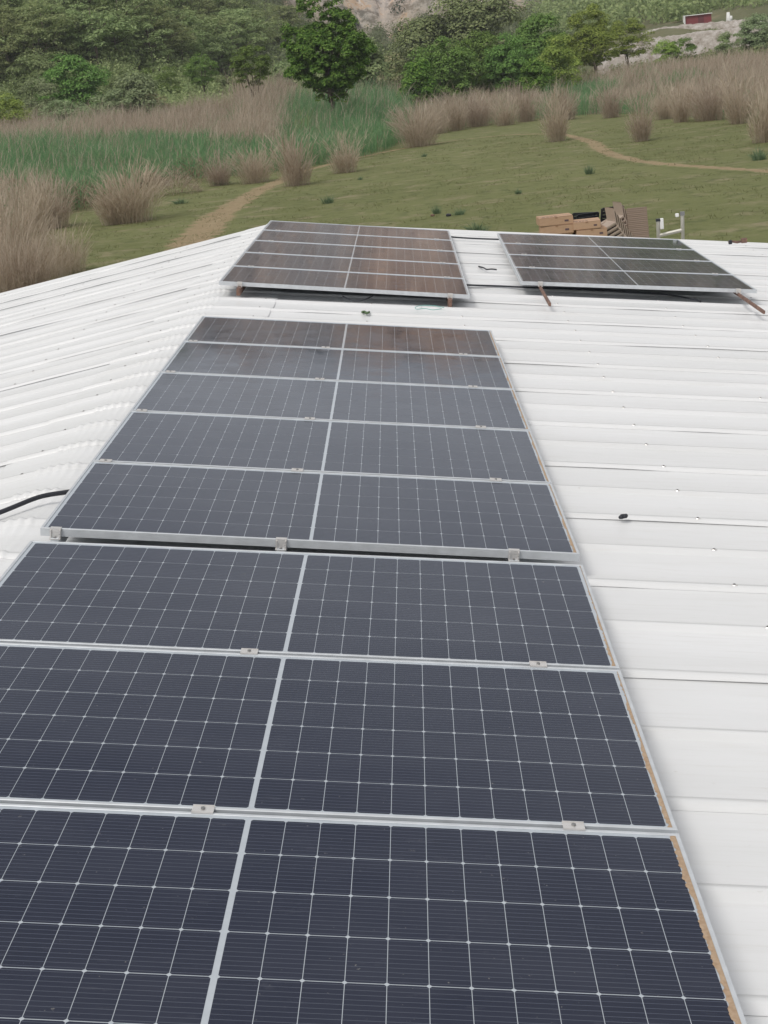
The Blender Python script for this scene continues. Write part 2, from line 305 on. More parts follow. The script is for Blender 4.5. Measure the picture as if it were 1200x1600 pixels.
def hillm():
    m = mat('hillside_ground', rough=0.95, spec=0.1); at = N(m, 'ShaderNodeAttribute'); at.attribute_name = 'rock'; v = coords(m)
    soil = ramp(m, noise(m, v, 0.05, 6, 0.7), [(0.35, (0.11, 0.125, 0.06)), (0.6, (0.18, 0.175, 0.10)), (0.75, (0.32, 0.26, 0.17))])
    n1 = noise(m, coords(m, (1, 1, 0.6)), 0.13, 7, 0.74); n2 = noise(m, coords(m, (1, 1, 1.6)), 0.26, 6, 0.72)
    rk = ramp(m, n1, [(0.36, (0.22, 0.20, 0.18)), (0.44, (0.50, 0.46, 0.43)), (0.53, (0.64, 0.55, 0.48)), (0.58, (0.66, 0.43, 0.27)), (0.63, (0.70, 0.65, 0.61))])
    rk = mix(m, ramp(m, n2, [(0.40, 0.9), (0.49, 0.0)]), rk, (0.17, 0.15, 0.135))
    z = N(m, 'ShaderNodeSeparateXYZ'); LK(m, v, z.inputs[0])
    rk = mix(m, ramp(m, noise(m, v, 0.03, 3), [(0.45, 0.0), (0.7, 0.35)]), rk, (0.62, 0.42, 0.30))
    aw = N(m, 'ShaderNodeAttribute'); aw.attribute_name = 'scree'
    rk = mix(m, math_(m, 'MULTIPLY', aw.outputs['Fac'], ramp(m, noise(m, v, 0.045, 5, 0.65), [(0.50, 0.0), (0.58, 0.85)])), rk, (0.17, 0.125, 0.09))
    ao = N(m, 'ShaderNodeAttribute'); ao.attribute_name = 'ochre'
    rk = mix(m, ao.outputs['Fac'], rk, ramp(m, n1, [(0.36, (0.34, 0.20, 0.13)), (0.5, (0.62, 0.42, 0.29)), (0.6, (0.82, 0.58, 0.43))]))
    LK(m, mix(m, at.outputs['Fac'], soil, rk), bsdf(m).inputs['Base Color']); bump(m, n2, 0.8, 1.0); return m
M['hill'] = hillm()
me = mesh_np('hills', np.stack([hx, hy, tz], -1), grid_faces(len(azs), len(rs_)), M['hill'], smooth=True)
at_ = me.attributes.new('rock', 'FLOAT', 'POINT'); at_.data.foreach_set('value', np.clip(np.maximum(rock * 1.2 * np.clip((9.5 - aa) / 4 + 0.25, 0.15, 1), np.clip((rr - 470) / 60, 0, 0.9) * np.clip((aa + 8) / 2, 0, 1)), 0, 1).ravel().astype(np.float32))
oc = (0.25 + 0.75 * np.clip((rr - 470) / 40, 0, 1)) * np.clip((aa + 1.2) / 1.5, 0, 1) * np.clip((4.4 - aa) / 0.5, 0, 1) * np.clip((rr - 425) / 25, 0, 1)
at3 = me.attributes.new('scree', 'FLOAT', 'POINT'); at3.data.foreach_set('value', np.clip((np.abs(aa + 0.5) - 4) / 2, 0, 1).ravel().astype(np.float32))
at2 = me.attributes.new('ochre', 'FLOAT', 'POINT'); at2.data.foreach_set('value', oc.ravel().astype(np.float32))
tag(obj('hills', me), kind='structure')
def ter_pt(u, r, v=100):
    """point on the terrain in the direction of the column u at ground distance r"""
    d = ray(u, v); az = math.degrees(math.atan2(d[0], d[1])); z = float(terr(np.array([az]), np.array([r]))[0]) if r > 130 else GZ
    return np.array([CAM[0] + r * math.sin(math.radians(az)), CAM[1] + r * math.cos(math.radians(az)), max(z, GZ)])
# pale quarry banks and the lane on the right, pale strip of track on the left
def gravel():
    m = mat('pale_limestone_gravel', rough=0.95, spec=0.1)
    LK(m, ramp(m, noise(m, coords(m), 0.9, 7, 0.75), [(0.3, (0.25, 0.21, 0.17)), (0.48, (0.47, 0.42, 0.37)), (0.65, (0.66, 0.62, 0.58))]), bsdf(m).inputs['Base Color']); bump(m, noise(m, coords(m), 2, 6, 0.7), 1.0, 0.4); return m
M['gravel'] = gravel()
def bank(name, pix, r0, h, dep):
    """an earth bank: base line at pixel columns, rising by h and running back dep metres"""
    n = 60; U = np.linspace(pix[0][0], pix[-1][0], n); Vv = np.interp(U, [p[0] for p in pix], [p[1] for p in pix]); rsx = np.interp(U, [p[0] for p in pix], [r0] * len(pix) if not hasattr(r0, '__len__') else r0)
    V = np.zeros((6, n, 3)); rs = np.random.RandomState(len(name) + int(pix[0][0]))
    for k, (u, v, r) in enumerate(zip(U, Vv, rsx)):
        p = at_range(u, v, r); d = ray(u, v); d = d / math.hypot(d[0], d[1]); e = rs.rand() * 0.5 - 0.25
        for j, (dr, dz) in enumerate([(-1.5, -1.6), (-0.6 + e, -0.3), (0.2 + e, h * 0.45 + e), (0.9, h * 0.9 + e * 0.6), (1.6, h + e * 0.4), (dep, h * 0.9 - 0.5)]):
            V[j, k] = (p[0] + d[0] * dr, p[1] + d[1] * dr, p[2] + dz)
    return tag(obj(name, mesh_np(name, V, grid_faces(n, 6), M['gravel'], smooth=True)), kind='structure')
bank('gravel_bank', [(930, 106), (955, 94), (985, 86), (1020, 78), (1060, 73), (1110, 66), (1190, 60)], [205] * 7, 1.5, 12)
bank('lane', [(1002, 61), (1030, 53), (1080, 47), (1120, 44), (1180, 38), (1230, 36)], [240] * 6, 0.9, 20)
bank('track', [(255, 152), (300, 148), (345, 144), (395, 139)], [243] * 4, 0.25, 4)

# ------------------------------------------------------------------ the building and its roof
SL = math.radians(8.25); TS = math.tan(SL)
shed = empty('metal_roofed_building', (0, 4.5, GZ)); tag(shed, 'long low building under a shallow white ribbed metal roof carrying the solar panels', 'building')
def part(o): o.parent = shed; o.matrix_parent_inverse = Matrix.Translation((0, -4.5, -GZ)); return o
Y0, Y1, HX = -6.11, 15.48, 8.0
def sheet_profile():
    P = [(-0.034, -0.0192), (-0.030, -0.012), (-0.018, 0.0), (0.018, 0.0), (0.032, -0.019), (0.045, -0.0205), (0.11, -0.0240), (0.25, -0.0295), (0.38, -0.0255), (0.452, -0.0205), (0.468, -0.019),
         (0.482, 0.0), (0.518, 0.0), (0.532, -0.019), (0.545, -0.0205), (0.61, -0.0240), (0.75, -0.0295), (0.88, -0.0255), (0.955, -0.0205), (0.968, -0.020), (0.982, -0.003), (1.016, -0.003), (1.03, -0.021)]
    return np.array(P)
PR = sheet_profile()
def roof_sheet(side, yc, seed, ymax=None):
    rs = np.random.RandomState(seed); xs = np.linspace(0.06, HX, 90); pr = PR.copy(); n = len(pr)
    if ymax is not None: pr = pr[(pr[:, 0] + yc) <= ymax]; n = len(pr)
    V = np.zeros((len(xs), n, 3)); wob = vnoise(xs * 1.1 + seed * 3.7, xs * 0 + seed, 11); wob2 = vnoise(xs * 3.1 + seed, xs * 0 + 5, 12); sag = vnoise(xs * 0.8 + 2.1 * seed, xs * 0 + 9, 13)
    for k in range(n):
        y = yc + pr[k, 0]; dz = pr[k, 1] + np.zeros(len(xs))
        if k < 2: dz = dz + (0.5 if k == 1 else 1) * 0.011 * np.clip(wob * 1.5 + wob2 * 0.5 - 0.85, 0, 1); y = y - (0.004 * wob2 if k == 0 else 0)
        if pr[k, 1] < -0.0225: dz = dz + (sag - 0.5) * 0.004
        V[:, k, 0] = side * xs; V[:, k, 1] = y; V[:, k, 2] = -xs * TS + dz
    F = grid_faces(n, len(xs))
    if side > 0: F = F
    else: F = F[:, ::-1]
    return part(obj('roof_sheet', mesh_np('roof_sheet', V, F, M['roof'], smooth=True)))
k = -6
while k - 0.08 < Y1:
    for s in (1, -1): roof_sheet(s, k - 0.08, k * 2 + s + 40, Y1)
    k += 1
# ridge cap: one metre pieces of the same profile, crimped over the ridge
def ridge_piece(yc, seed, ymax):
    xs = np.concatenate([np.linspace(-0.46, -0.2, 6), np.arange(-0.185, 0.186, 0.0125 / 2), np.linspace(0.2, 0.56, 8)]); xs = xs + 0.0
    pr = PR.copy(); pr = pr[(pr[:, 0] + yc) <= ymax]; n = len(pr); V = np.zeros((len(xs), n, 3)); rs = np.random.RandomState(seed)
    for k in range(n):
        rib = pr[k, 1] > -0.01; z = -TS * np.sqrt(xs ** 2 + 0.07 ** 2) + TS * 0.07 * 0.2 + 0.004 + (pr[k, 1] if k > 1 else (-0.0192, -0.012)[k]) * 0.85
        c = np.where(np.abs(xs + 0.05) < 0.128, 1.0, 0) * (0.5 + 0.5 * np.cos((xs + 0.05) * 2 * math.pi / 0.05))
        z = z + (0.0085 if rib else (0.0045 if pr[k, 1] > -0.0212 else 0.0012)) * c
        V[:, k, 0] = xs; V[:, k, 1] = yc + pr[k, 0]; V[:, k, 2] = z + rs.rand() * 0.0005
    # ends folded down
    V[0, :, 2] -= 0.003; V[-1, :, 2] -= 0.003
    return part(obj('ridge_cap', mesh_np('ridge_cap', V, grid_faces(n, len(xs)), M['roof'], smooth=True)))
for k in range(-6, 16): ridge_piece(k - 0.08, k + 100, Y1)
# screws along the purlin lines
hd = []; hf = []; hm = []
def screw(x, y, lift=0.0):
    z = -abs(x) * TS + lift; sgn = 1 if x > 0 else -1; b = len(hd)
    for (r, zz) in ((0.014, 0.0005), (0.012, 0.003)):
        for j in range(8): q = j * math.pi / 4; hd.append((x + r * math.cos(q), y + r * math.sin(q), z + zz - sgn * r * math.cos(q) * TS))
    for j in range(8): hf.append((b + j, b + (j + 1) % 8, b + 8 + (j + 1) % 8, b + 8 + j)); hm.append(0)
    hf.append(tuple(b + 8 + j for j in range(8))); hm.append(0); b = len(hd)
    for (r, zz) in ((0.0055, 0.003), (0.005, 0.007)):
        for j in range(6): q = j * math.pi / 3; hd.append((x + r * math.cos(q), y + r * math.sin(q), z + zz - sgn * r * math.cos(q) * TS))
    for j in range(6): hf.append((b + j, b + (j + 1) % 6, b + 6 + (j + 1) % 6, b + 6 + j)); hm.append(1)
    hf.append(tuple(b + 6 + j for j in range(6))); hm.append(1)
for x in (-0.25, -1.2, -2.3, -3.7, -5.0, 0.47, 3.12, 4.11, 5.1, 6.1, 1.4, 2.2):
    for k in range(-12, 32):
        y = k * 0.5 - 0.04
        if Y0 < y < Y1 - 0.05 and (abs(x) < 0.6 or x in (3.12, -1.2) or rnd.random() < 0.75): screw(x + rnd.uniform(-0.015, 0.015), y - 0.04 + rnd.uniform(-0.006, 0.006), 0.003 if abs(x) < 0.6 else 0)
me = bpy.data.meshes.new('roof_screws'); me.from_pydata(hd, [], hf); me.materials.append(M['clamp']); me.materials.append(M['bolt'])
for p_, q_ in zip(me.polygons, hm): p_.material_index = q_
tag(part(obj('roof_screws', me)), kind='stuff')
# walls
b = MB()
for s in (1, -1): b.box((s * 7.8, 4.68, (GZ - 1.26) / 2 - 0.02), (0.15, 21.2, -GZ - 1.30))
part(b.build('side_wall', M['wall']))
for yy in (Y1 - 0.25, Y0 + 0.25):
    b = MB(); z1 = -7.7 * TS - 0.06; b.add([(-7.7, yy - .07, GZ), (7.7, yy - .07, GZ), (7.7, yy - .07, z1), (0, yy - .07, -0.08), (-7.7, yy - .07, z1), (-7.7, yy + .07, GZ), (7.7, yy + .07, GZ), (7.7, yy + .07, z1), (0, yy + .07, -0.08), (-7.7, yy + .07, z1)],
          [(0, 1, 2, 3, 4), (9, 8, 7, 6, 5), (0, 5, 6, 1), (1, 6, 7, 2), (2, 7, 8, 3), (3, 8, 9, 4), (4, 9, 5, 0)]); part(b.build('gable_wall', M['wall']))

# ------------------------------------------------------------------ solar panels
PW, PL, GAP = 2.279, 1.134, 0.02
def ring(prof):
    """sweep an edge profile (inset, z) round the module rectangle with mitred corners"""
    V = []; n = len(prof)
    for (sx, sy) in ((0, 0), (1, 0), (1, 1), (0, 1)):
        for d, z in prof: V.append(((d if sx == 0 else PW - d), (d if sy == 0 else PL - d), z))
    F = [(c * n + i, ((c + 1) % 4) * n + i, ((c + 1) % 4) * n + i + 1, c * n + i + 1) for c in range(4) for i in range(n - 1)]
    return V, F
fv, ff = ring([(0.03, -0.035), (0, -0.035), (0, -0.0015), (0.0015, 0), (0.0105, 0), (0.012, -0.0015), (0.012, -0.006)])
FRAME = bpy.data.meshes.new('frame'); FRAME.from_pydata(fv, [], ff); FRAME.materials.append(M['alu'])
BACK = bpy.data.meshes.new('backsheet')
BACK.from_pydata([(0.011, 0.011, -0.0045), (PW - 0.011, 0.011, -0.0045), (PW - 0.011, PL - 0.011, -0.0045), (0.011, PL - 0.011, -0.0045), (0.011, 0.011, -0.009), (PW - 0.011, 0.011, -0.009), (PW - 0.011, PL - 0.011, -0.009), (0.011, PL - 0.011, -0.009)], [], [(0, 1, 2, 3), (7, 6, 5, 4), (0, 4, 5, 1), (1, 5, 6, 2), (2, 6, 7, 3), (3, 7, 4, 0)]); BACK.materials.append(M['back'])
cw, ch, cc = (PX - 0.0018) / 2, (PY - 0.0032) / 2, 0.0052
CO = [(-cw + cc, -ch), (cw - cc, -ch), (cw, -ch + cc), (cw, ch - cc), (cw - cc, ch), (-cw + cc, ch), (-cw, ch - cc), (-cw, -ch + cc)]
CELL = bpy.data.meshes.new('cell'); CELL.from_pydata([(x, y, 0.0) for x, y in CO] + [(x, y, -0.0003) for x, y in CO], [], [tuple(range(8))] + [(i + 8, (i + 1) % 8 + 8, (i + 1) % 8, i) for i in range(8)]); CELL.materials.append(M['cell'])
def cell_xy():
    for j in range(6):
        for i in range(24): yield (0.0265 + PX * (i + 0.5) + (0.0135 if i >= 12 else 0), 0.0218 + PY * (j + 0.5))
CV = []; CFc = []
for x, y in cell_xy(): b0 = len(CV); CV += [(x + a, y + c, -0.0041) for a, c in CO]; CFc.append(tuple(range(b0, b0 + 8)))
CELLS = bpy.data.meshes.new('cells'); CELLS.from_pydata(CV, [], CFc); CELLS.materials.append(M['cell'])
b = MB(); b.box((0, 0, 0.0022), (0.058, 0.044, 0.0036)); b.box((0, -0.019, 0.0048), (0.058, 0.003, 0.0024)); b.box((0, 0.019, 0.0048), (0.058, 0.003, 0.0024)); mc = b.build('clamp', M['clamp']); MIDC = mc.data; bpy.data.objects.remove(mc)
b = MB(); b.box((0, 0.003, 0.002), (0.046, 0.022, 0.0032)); b.box((0, -0.0105, -0.018), (0.046, 0.004, 0.044)); b.box((0, -0.021, -0.039), (0.046, 0.02, 0.004)); b.box((-0.019, -0.017, -0.02), (0.006, 0.009, 0.035)); b.box((0.019, -0.017, -0.02), (0.006, 0.009, 0.035)); mc = b.build('clamp', M['clamp']); ENDC = mc.data; bpy.data.objects.remove(mc)
b = MB(); b.tube([(0, 0, 0.0038), (0, 0, 0.0085)], 0.0065, 6); mc = b.build('bolt', M['bolt']); BOLT = mc.data; bpy.data.objects.remove(mc)

ARR = {
 'A': ([0.2124, 0.8134, 0.0742], [0.9897, 0.0, -0.1435], [-0.0008, 1.0, -0.0058]),
 'B': ([0.2214, 0.9364, 0.0847], [0.9883, 0.0133, -0.152], [-0.0134, 0.9999, 0.0006]),
 'C': ([0.0516, 8.57, 0.1195], [0.9876, 0.0078, -0.1566], [-0.0077, 1.0, 0.0011]),
 'D': ([2.8261, 9.5299, -0.2929], [0.9908, -0.0063, -0.1352], [0.0061, 1.0, -0.0022])}
def frame_mat(key, y):
    o, ex, ey = [np.array(q, float) for q in ARR[key]]; ex /= np.linalg.norm(ex); ey -= ex * (ex @ ey); ey /= np.linalg.norm(ey); ez = np.cross(ex, ey); p = o + ey * y
    return Matrix([[ex[0], ey[0], ez[0], p[0]], [ex[1], ey[1], ez[1], p[1]], [ex[2], ey[2], ez[2], p[2]], [0, 0, 0, 1]])
CX = {'A': (0.066, 1.016, 2.0), 'B': (0.066, 1.016, 2.0), 'C': (0.19, 2.1), 'D': (0.19, 2.1)}
def sand_strip(seed, w0, w1):
    rs = np.random.RandomState(seed); n = 220; y = np.linspace(0.013, PL - 0.013, n); t = y / PL
    wd = w0 * (1 - t) + w1 * t + (vnoise(y * 60, y * 0 + seed, 21) - 0.5) * 0.007 + (vnoise(y * 160, y * 0 + seed, 23) - 0.5) * 0.004 + (vnoise(y * 9, y * 0 + seed, 22) - 0.5) * 0.010; wd = np.clip(wd, 0.001, 0.05)
    V = np.zeros((n, 4, 3)); x1 = PW - 0.0122
    for j, (f, z) in enumerate(((1.0, -0.0034), (0.8, -0.0022), (0.3, -0.0012), (0, -0.0010))): V[:, j, 0] = x1 - wd * f; V[:, j, 1] = y; V[:, j, 2] = z
    return mesh_np('sand_deposit', V, grid_faces(4, n), M['sand'], smooth=True)
def make_panel(key, idx, y, label, single, sand=None):
    mw = frame_mat(key, y); root = empty('solar_panel', mat=mw)
    tag(root, label, 'solar panel', 'solar panels bolted to the white roof')
    obj('frame', FRAME, root); obj('backsheet', BACK, root)
    if single:
        for x, yy in cell_xy(): c = obj('cell', CELL, root); c.location = (x, yy, -0.0041)
    else: tag(obj('cells', CELLS, root), kind='stuff')
    rs = np.random.RandomState(idx * 7 + ord(key)); first = (key in 'BCD' and idx == 0)
    for x in CX[key]:
        if first: c = obj('clamp', ENDC, root); c.location = (x, 0.0, 0); bb = obj('bolt', BOLT, c); bb.location = (0, -0.021, -0.041)
        else: c = obj('clamp', MIDC, root); c.location = (x + rs.uniform(-0.012, 0.012), -GAP / 2, 0); obj('bolt', BOLT, c)
    if sand: obj('sand_deposit', sand_strip(idx + ord(key), *sand), root)
    return root
ORD = ['nearest', 'second', 'third', 'fourth', 'farthest']
P_ = PL + GAP
make_panel('A', 3, -3 * P_ + GAP - GAP, 'nearest solar panel, cut off by the bottom of the picture', True, (0.015, 0.010))
make_panel('A', 2, -2 * P_, 'second nearest solar panel, right above the cut-off one at the picture bottom', True, (0.014, 0.002))
make_panel('A', 1, -1 * P_, 'last solar panel of the near group, just below the raised edge with three end clamps', True, (0.009, 0.002))
BL = ['front solar panel of the middle five, its silver front edge with three end clamps showing', 'second solar panel of the middle five counted from the raised front edge', 'third and central solar panel of the middle group of five', 'fourth solar panel of the middle five, one short of the bare white strip of roof', 'farthest solar panel of the middle five, next to the bare white strip of roof']
for i in range(5): make_panel('B', i, i * P_, BL[i], True, [(0.011, 0.006), (0.010, 0.004), (0.009, 0.003), (0.010, 0.003), (0.007, 0.003)][i])
CL = ['front solar panel of the far left group of five, raised edge on rust coloured stubs', 'second solar panel from the front in the far left group of five', 'middle solar panel of the far left group of five with brown reflections', 'fourth solar panel from the front in the far left group', 'farthest solar panel of the far left group, at the meadow end of the roof ridge']
for i in range(5): make_panel('C', i, i * P_, CL[i], False)
DL = ['front solar panel of the far right group of four, above two long rusty bars', 'second solar panel from the front in the far right group of four', 'third solar panel from the front in the far right group of four', 'farthest solar panel of the far right group, just before the boxes, chairs and ladder']
for i in range(4): make_panel('D', i, i * P_, DL[i], False)
# rails under the groups
def rail(key, x, y0, y1, m, name, label, cat, grp, h=0.05, wd=0.035):
    mw = frame_mat(key, 0); b = MB(); b.box((x, (y0 + y1) / 2, -0.0355 - h / 2), (wd, y1 - y0, h)); o = b.build(name, m); o.matrix_world = mw; bevel(o, 0.002); return tag(o, label, cat, grp)
NM = ['left', 'middle', 'right']
for i, x in enumerate(CX['A']):
    rail('A', x, -3 * P_ - 0.2, 0.03, M['alu'], 'mounting_rail', NM[i] + ' aluminium mounting rail hidden under the nearest group of panels', 'rail', 'aluminium rails under the panels', 0.048)
    rail('B', x, -0.03, 5 * P_ + 0.02, M['alu'], 'mounting_rail', NM[i] + ' aluminium mounting rail under the middle five panels', 'rail', 'aluminium rails under the panels', 0.058)
for i, x in enumerate(CX['C']):
    rail('C', x, -0.12, 5 * P_ + 0.02, M['rust'], 'steel_rail', ['left', 'right'][i] + ' rusty steel bar poking out as a short stub under the far left panels', 'rail', 'rusty steel bars under the far panels', 0.07, 0.035)
    rail('D', x, -1.15, 4 * P_ + 0.02, M['rust'], 'steel_rail', ["thin rusty bar reaching toward the viewer from under the far right panels' left part", "thin rusty bar reaching toward the viewer from the far right panels' right corner"][i], 'rail', 'rusty steel bars under the far panels', 0.03, 0.02)

# ------------------------------------------------------------------ small things on the roof
def rz(x, up=0.0): return -abs(x) * TS + up
def cable(pts, r, name, label, cat, m, grp=None, n=8):
    P = np.array(pts, float); t = np.linspace(0, 1, len(P)); tt = np.linspace(0, 1, len(P) * 6); Q = np.stack([np.interp(tt, t, P[:, i]) for i in range(3)], -1)
    for _ in range(6): Q[1:-1] = (Q[:-2] + 2 * Q[1:-1] + Q[2:]) / 4
    b = MB(); b.tube(Q, r, n); return tag(b.build(name, m, smooth=True), label, cat, grp)
cable([(0.7, 1.95, -0.03), (0.35, 1.86, 0.0), (0.14, 1.775, 0.015), (0.02, 1.72, 0.022), (-0.10, 1.60, 0.004), (-0.24, 1.50, -0.016), (-0.6, 1.44, -0.065), (-1.2, 1.36, -0.155), (-2.0, 1.30, -0.27), (-3.2, 1.1, -0.44)], 0.0115, 'cable', 'thick black cable coming out from under the left edge of the middle panels', 'cable', M['black'])
cable([(1.9, 9.9, rz(1.9, .03)), (2.3, 9.86, rz(2.3, .012)), (2.6, 9.90, rz(2.6, .012)), (2.95, 9.86, rz(2.95, .015)), (3.5, 9.9, rz(3.5, .02)), (3.9, 9.7, rz(3.9, .03)), (4.3, 9.75, rz(4.3, .02)), (4.5, 9.5, rz(4.5, .01)), (4.52, 9.42, rz(4.52, .01))], 0.009, 'cable', 'black cable crossing the roof between the two far groups near their front edges', 'cable', M['black'])
cable([(2.0, 14.35, rz(2, .04)), (2.3, 14.3, rz(2.3, .015)), (2.6, 14.28, rz(2.6, .012)), (3.0, 14.25, rz(3, .02)), (3.2, 14.25, rz(3.2, .02))], 0.010, 'cable', 'black cable bridging the two far groups near the meadow end of the roof', 'cable', M['black'])
cable([(1.15, 8.62, rz(1.15, .03)), (1.22, 8.50, rz(1.22, .015)), (1.30, 8.47, rz(1.3, .012)), (1.36, 8.55, rz(1.36, .02)), (1.42, 8.7, rz(1.4, .03))], 0.006, 'cable', 'short black cable loop peeping from under the far left panels', 'cable', M['black'])
def roof_pix(u, v):
    d = ray(u, v); n = np.array([math.sin(SL), 0, math.cos(SL)]); return CAM + d * (-(n @ CAM) / (n @ d))
p = roof_pix(975, 811); b = MB()
rs = np.random.RandomState(3)
for a_ in range(7):
    q = p + np.array([rs.uniform(-.014, .014), rs.uniform(-.012, .012), 0.008 + rs.uniform(0, .006)]); t_ = rs.uniform(0, 6.28); b.tube([q - 0.011 * np.array([math.cos(t_), math.sin(t_), 0.1]), q + [0, 0, 0.004], q + 0.011 * np.array([math.cos(t_), math.sin(t_), -0.2])], [0.006, 0.011, 0.005], 7)
tag(b.build('rubber_scrap', M['black'], smooth=True), 'small crumpled black scrap lying on the white roof right of the panels', 'scrap')
p = [roof_pix(*q) + np.array([0, 0, .012]) for q in ((748, 418), (756, 420), (760, 423), (768, 422), (776, 423))]
cable(p, 0.008, 'cable_offcut', 'bent black cable offcut on the roof between the two far groups', 'cable', M['black'])
p = [roof_pix(*q) + np.array([0, 0, .008]) for q in ((566, 489), (570, 488), (573, 491), (577, 489))]
cable(p, 0.010, 'wire_twist', 'tiny dark green twist of wire on the bare strip of roof', 'wire', M['tuft'])
p = [roof_pix(*q) + np.array([0, 0, .008]) for q in ((694, 482), (680, 479), (662, 478), (648, 481), (650, 485), (664, 483), (676, 486), (690, 484))]
cable(p, 0.0028, 'wire_loop', 'thin turquoise wire loop on the white roof before the far left panels', 'wire', M['green'], n=5)
p = roof_pix(1152, 381); b = MB()
b.tube([p + [-0.11, 0.02, .02], p + [-.06, 0.02, .035], p + [0, 0, .022], p + [.07, 0.0, .028], p + [.12, 0, .03]], [.02, .016, .018, .014, .018], 7); b.box(p + [0.09, 0.0, .035], (.07, .06, .06)); b.box(p + [-.09, .01, .03], (.04, .05, .05), m=1)
tag(b.build('rusty_clamp', [M['rust'], M['black']]), 'small rusty clamp lying near the far right edge of the roof', 'clamp')

# ladder leaning on the far gable
lad = empty('ladder', (6.0, Y1 + 0.35, GZ)); tag(lad, 'grey aluminium ladder whose two rails rise above the far roof edge', 'ladder')
pa, pb = at_range(1028, 345, 21.15), at_range(1066, 336, 21.15)
def lp(p): return np.array(p) - np.array(lad.location)
ra, rb = lp(pa), lp(pb); lean = np.array([0.03, 0.30, -1.0]); 
def down(p, z): return p + lean * (p[2] - z)
for q in (ra, rb):
    b = MB(); b.tube([q, down(q, 0)], 0.026, 6); o = b.build('side_rail', M['ladder'], lad)
for k in range(9):
    z = ra[2] - 0.21 - k * 0.29
    if z > 0.1: b = MB(); b.tube([down(ra, z), down(rb, z + 0.05)], 0.027, 6); b.build('rung', M['ladder'], lad)
for q, dx, hh in ((ra, 0.05, 0.15), (rb, -0.07, 0.05)):
    b = MB(); b.box(q + np.array([dx, 0, -hh / 2 + 0.03]), (0.05, 0.04, hh)); bevel(b.build('end_cap', M['whitep'], lad), 0.01, 2)
b = MB(); b.box(ra + [0, 0, 0.01], (0.055, 0.05, 0.035)); b.build('rail_foot', M['blackp'], lad)
b = MB(); b.box(rb + [0, 0, 0.02], (0.06, 0.05, 0.05)); b.build('rail_foot', M['bolt'], lad)

# ------------------------------------------------------------------ boxes and chairs on the grass beyond the roof
RB = 31.0
def box_at(u0, u1, v0, v1, r, dep, label, turn=0.0, seed=0, base=None):
    pa = at_range(u0, (v0 + v1) / 2, r); pb = at_range(u1, (v0 + v1) / 2, r); pt = at_range((u0 + u1) / 2, v0, r); pbm = at_range((u0 + u1) / 2, v1, r)
    wd = np.linalg.norm(pb - pa); zt = pt[2]; zb = pbm[2] if base is None else base; h = zt - zb; c = (pa + pb) / 2; c = np.array([c[0], c[1] + dep / 2, zb])
    e = empty('cardboard_box', tuple(c)); e.rotation_euler = (0, 0, turn); tag(e, label, 'box', 'cardboard cartons stacked on the grass')
    b = MB(); b.box((0, 0, h / 2 - 0.004), (wd, dep, h - 0.008)); bevel(b.build('carton', M['card'], e), 0.008)
    b = MB(); b.box((-wd / 4, 0, h - 0.002), (wd / 2 - 0.006, dep, 0.004)); b.box((wd / 4, 0, h - 0.001), (wd / 2 - 0.006, dep, 0.004)); b.build('flap', M['card'], e)
    b = MB(); b.box((0, 0, h + 0.003), (wd * 0.995, 0.05, 0.002)); b.box((0, -dep / 2 - 0.002, h * 0.9), (0.05, 0.002, h * 0.2)); b.build('tape', M['tape'], e)
    rs = np.random.RandomState(seed); b = MB()
    for k in range(4): b.box((-wd * 0.36 + k * wd * 0.12, -dep * 0.3 + rs.uniform(-.01, .01), h + 0.003), (wd * 0.08, 0.03 + rs.rand() * 0.03, 0.002))
    b.box((wd * 0.3, -dep / 2 - 0.002, h * 0.45), (wd * 0.12, 0.002, h * 0.22)); b.build('print_mark', M['print'], e)
    return e
box_at(842, 895, 339, 352, RB, 0.55, 'top carton of the left stack with dark print on its lid', 0.05, 1)
box_at(845, 897, 352, 366, RB, 0.55, 'second carton of the left stack, right under the printed top one', -0.02, 2)
box_at(842, 894, 366, 382, RB, 0.55, 'third carton of the left stack, half hidden by the far roof panels', 0.04, 3)
zb3 = at_range(870, 382, RB)[2]
box_at(843, 896, 382, 420, RB, 0.56, 'bottom carton of the left stack, hidden behind the roof edge', 0, 4, GZ)
box_at(897, 940, 346, 358, RB, 0.6, 'top carton of the right stack, lower than its neighbours and beside the chairs', -0.05, 5)
box_at(900, 948, 358, 372, RB, 0.6, 'crushed lower carton of the right stack touching the chair stack', 0.06, 6)
box_at(898, 944, 372, 420, RB, 0.6, 'bottom carton of the right stack, hidden behind the roof edge', 0, 7, GZ)

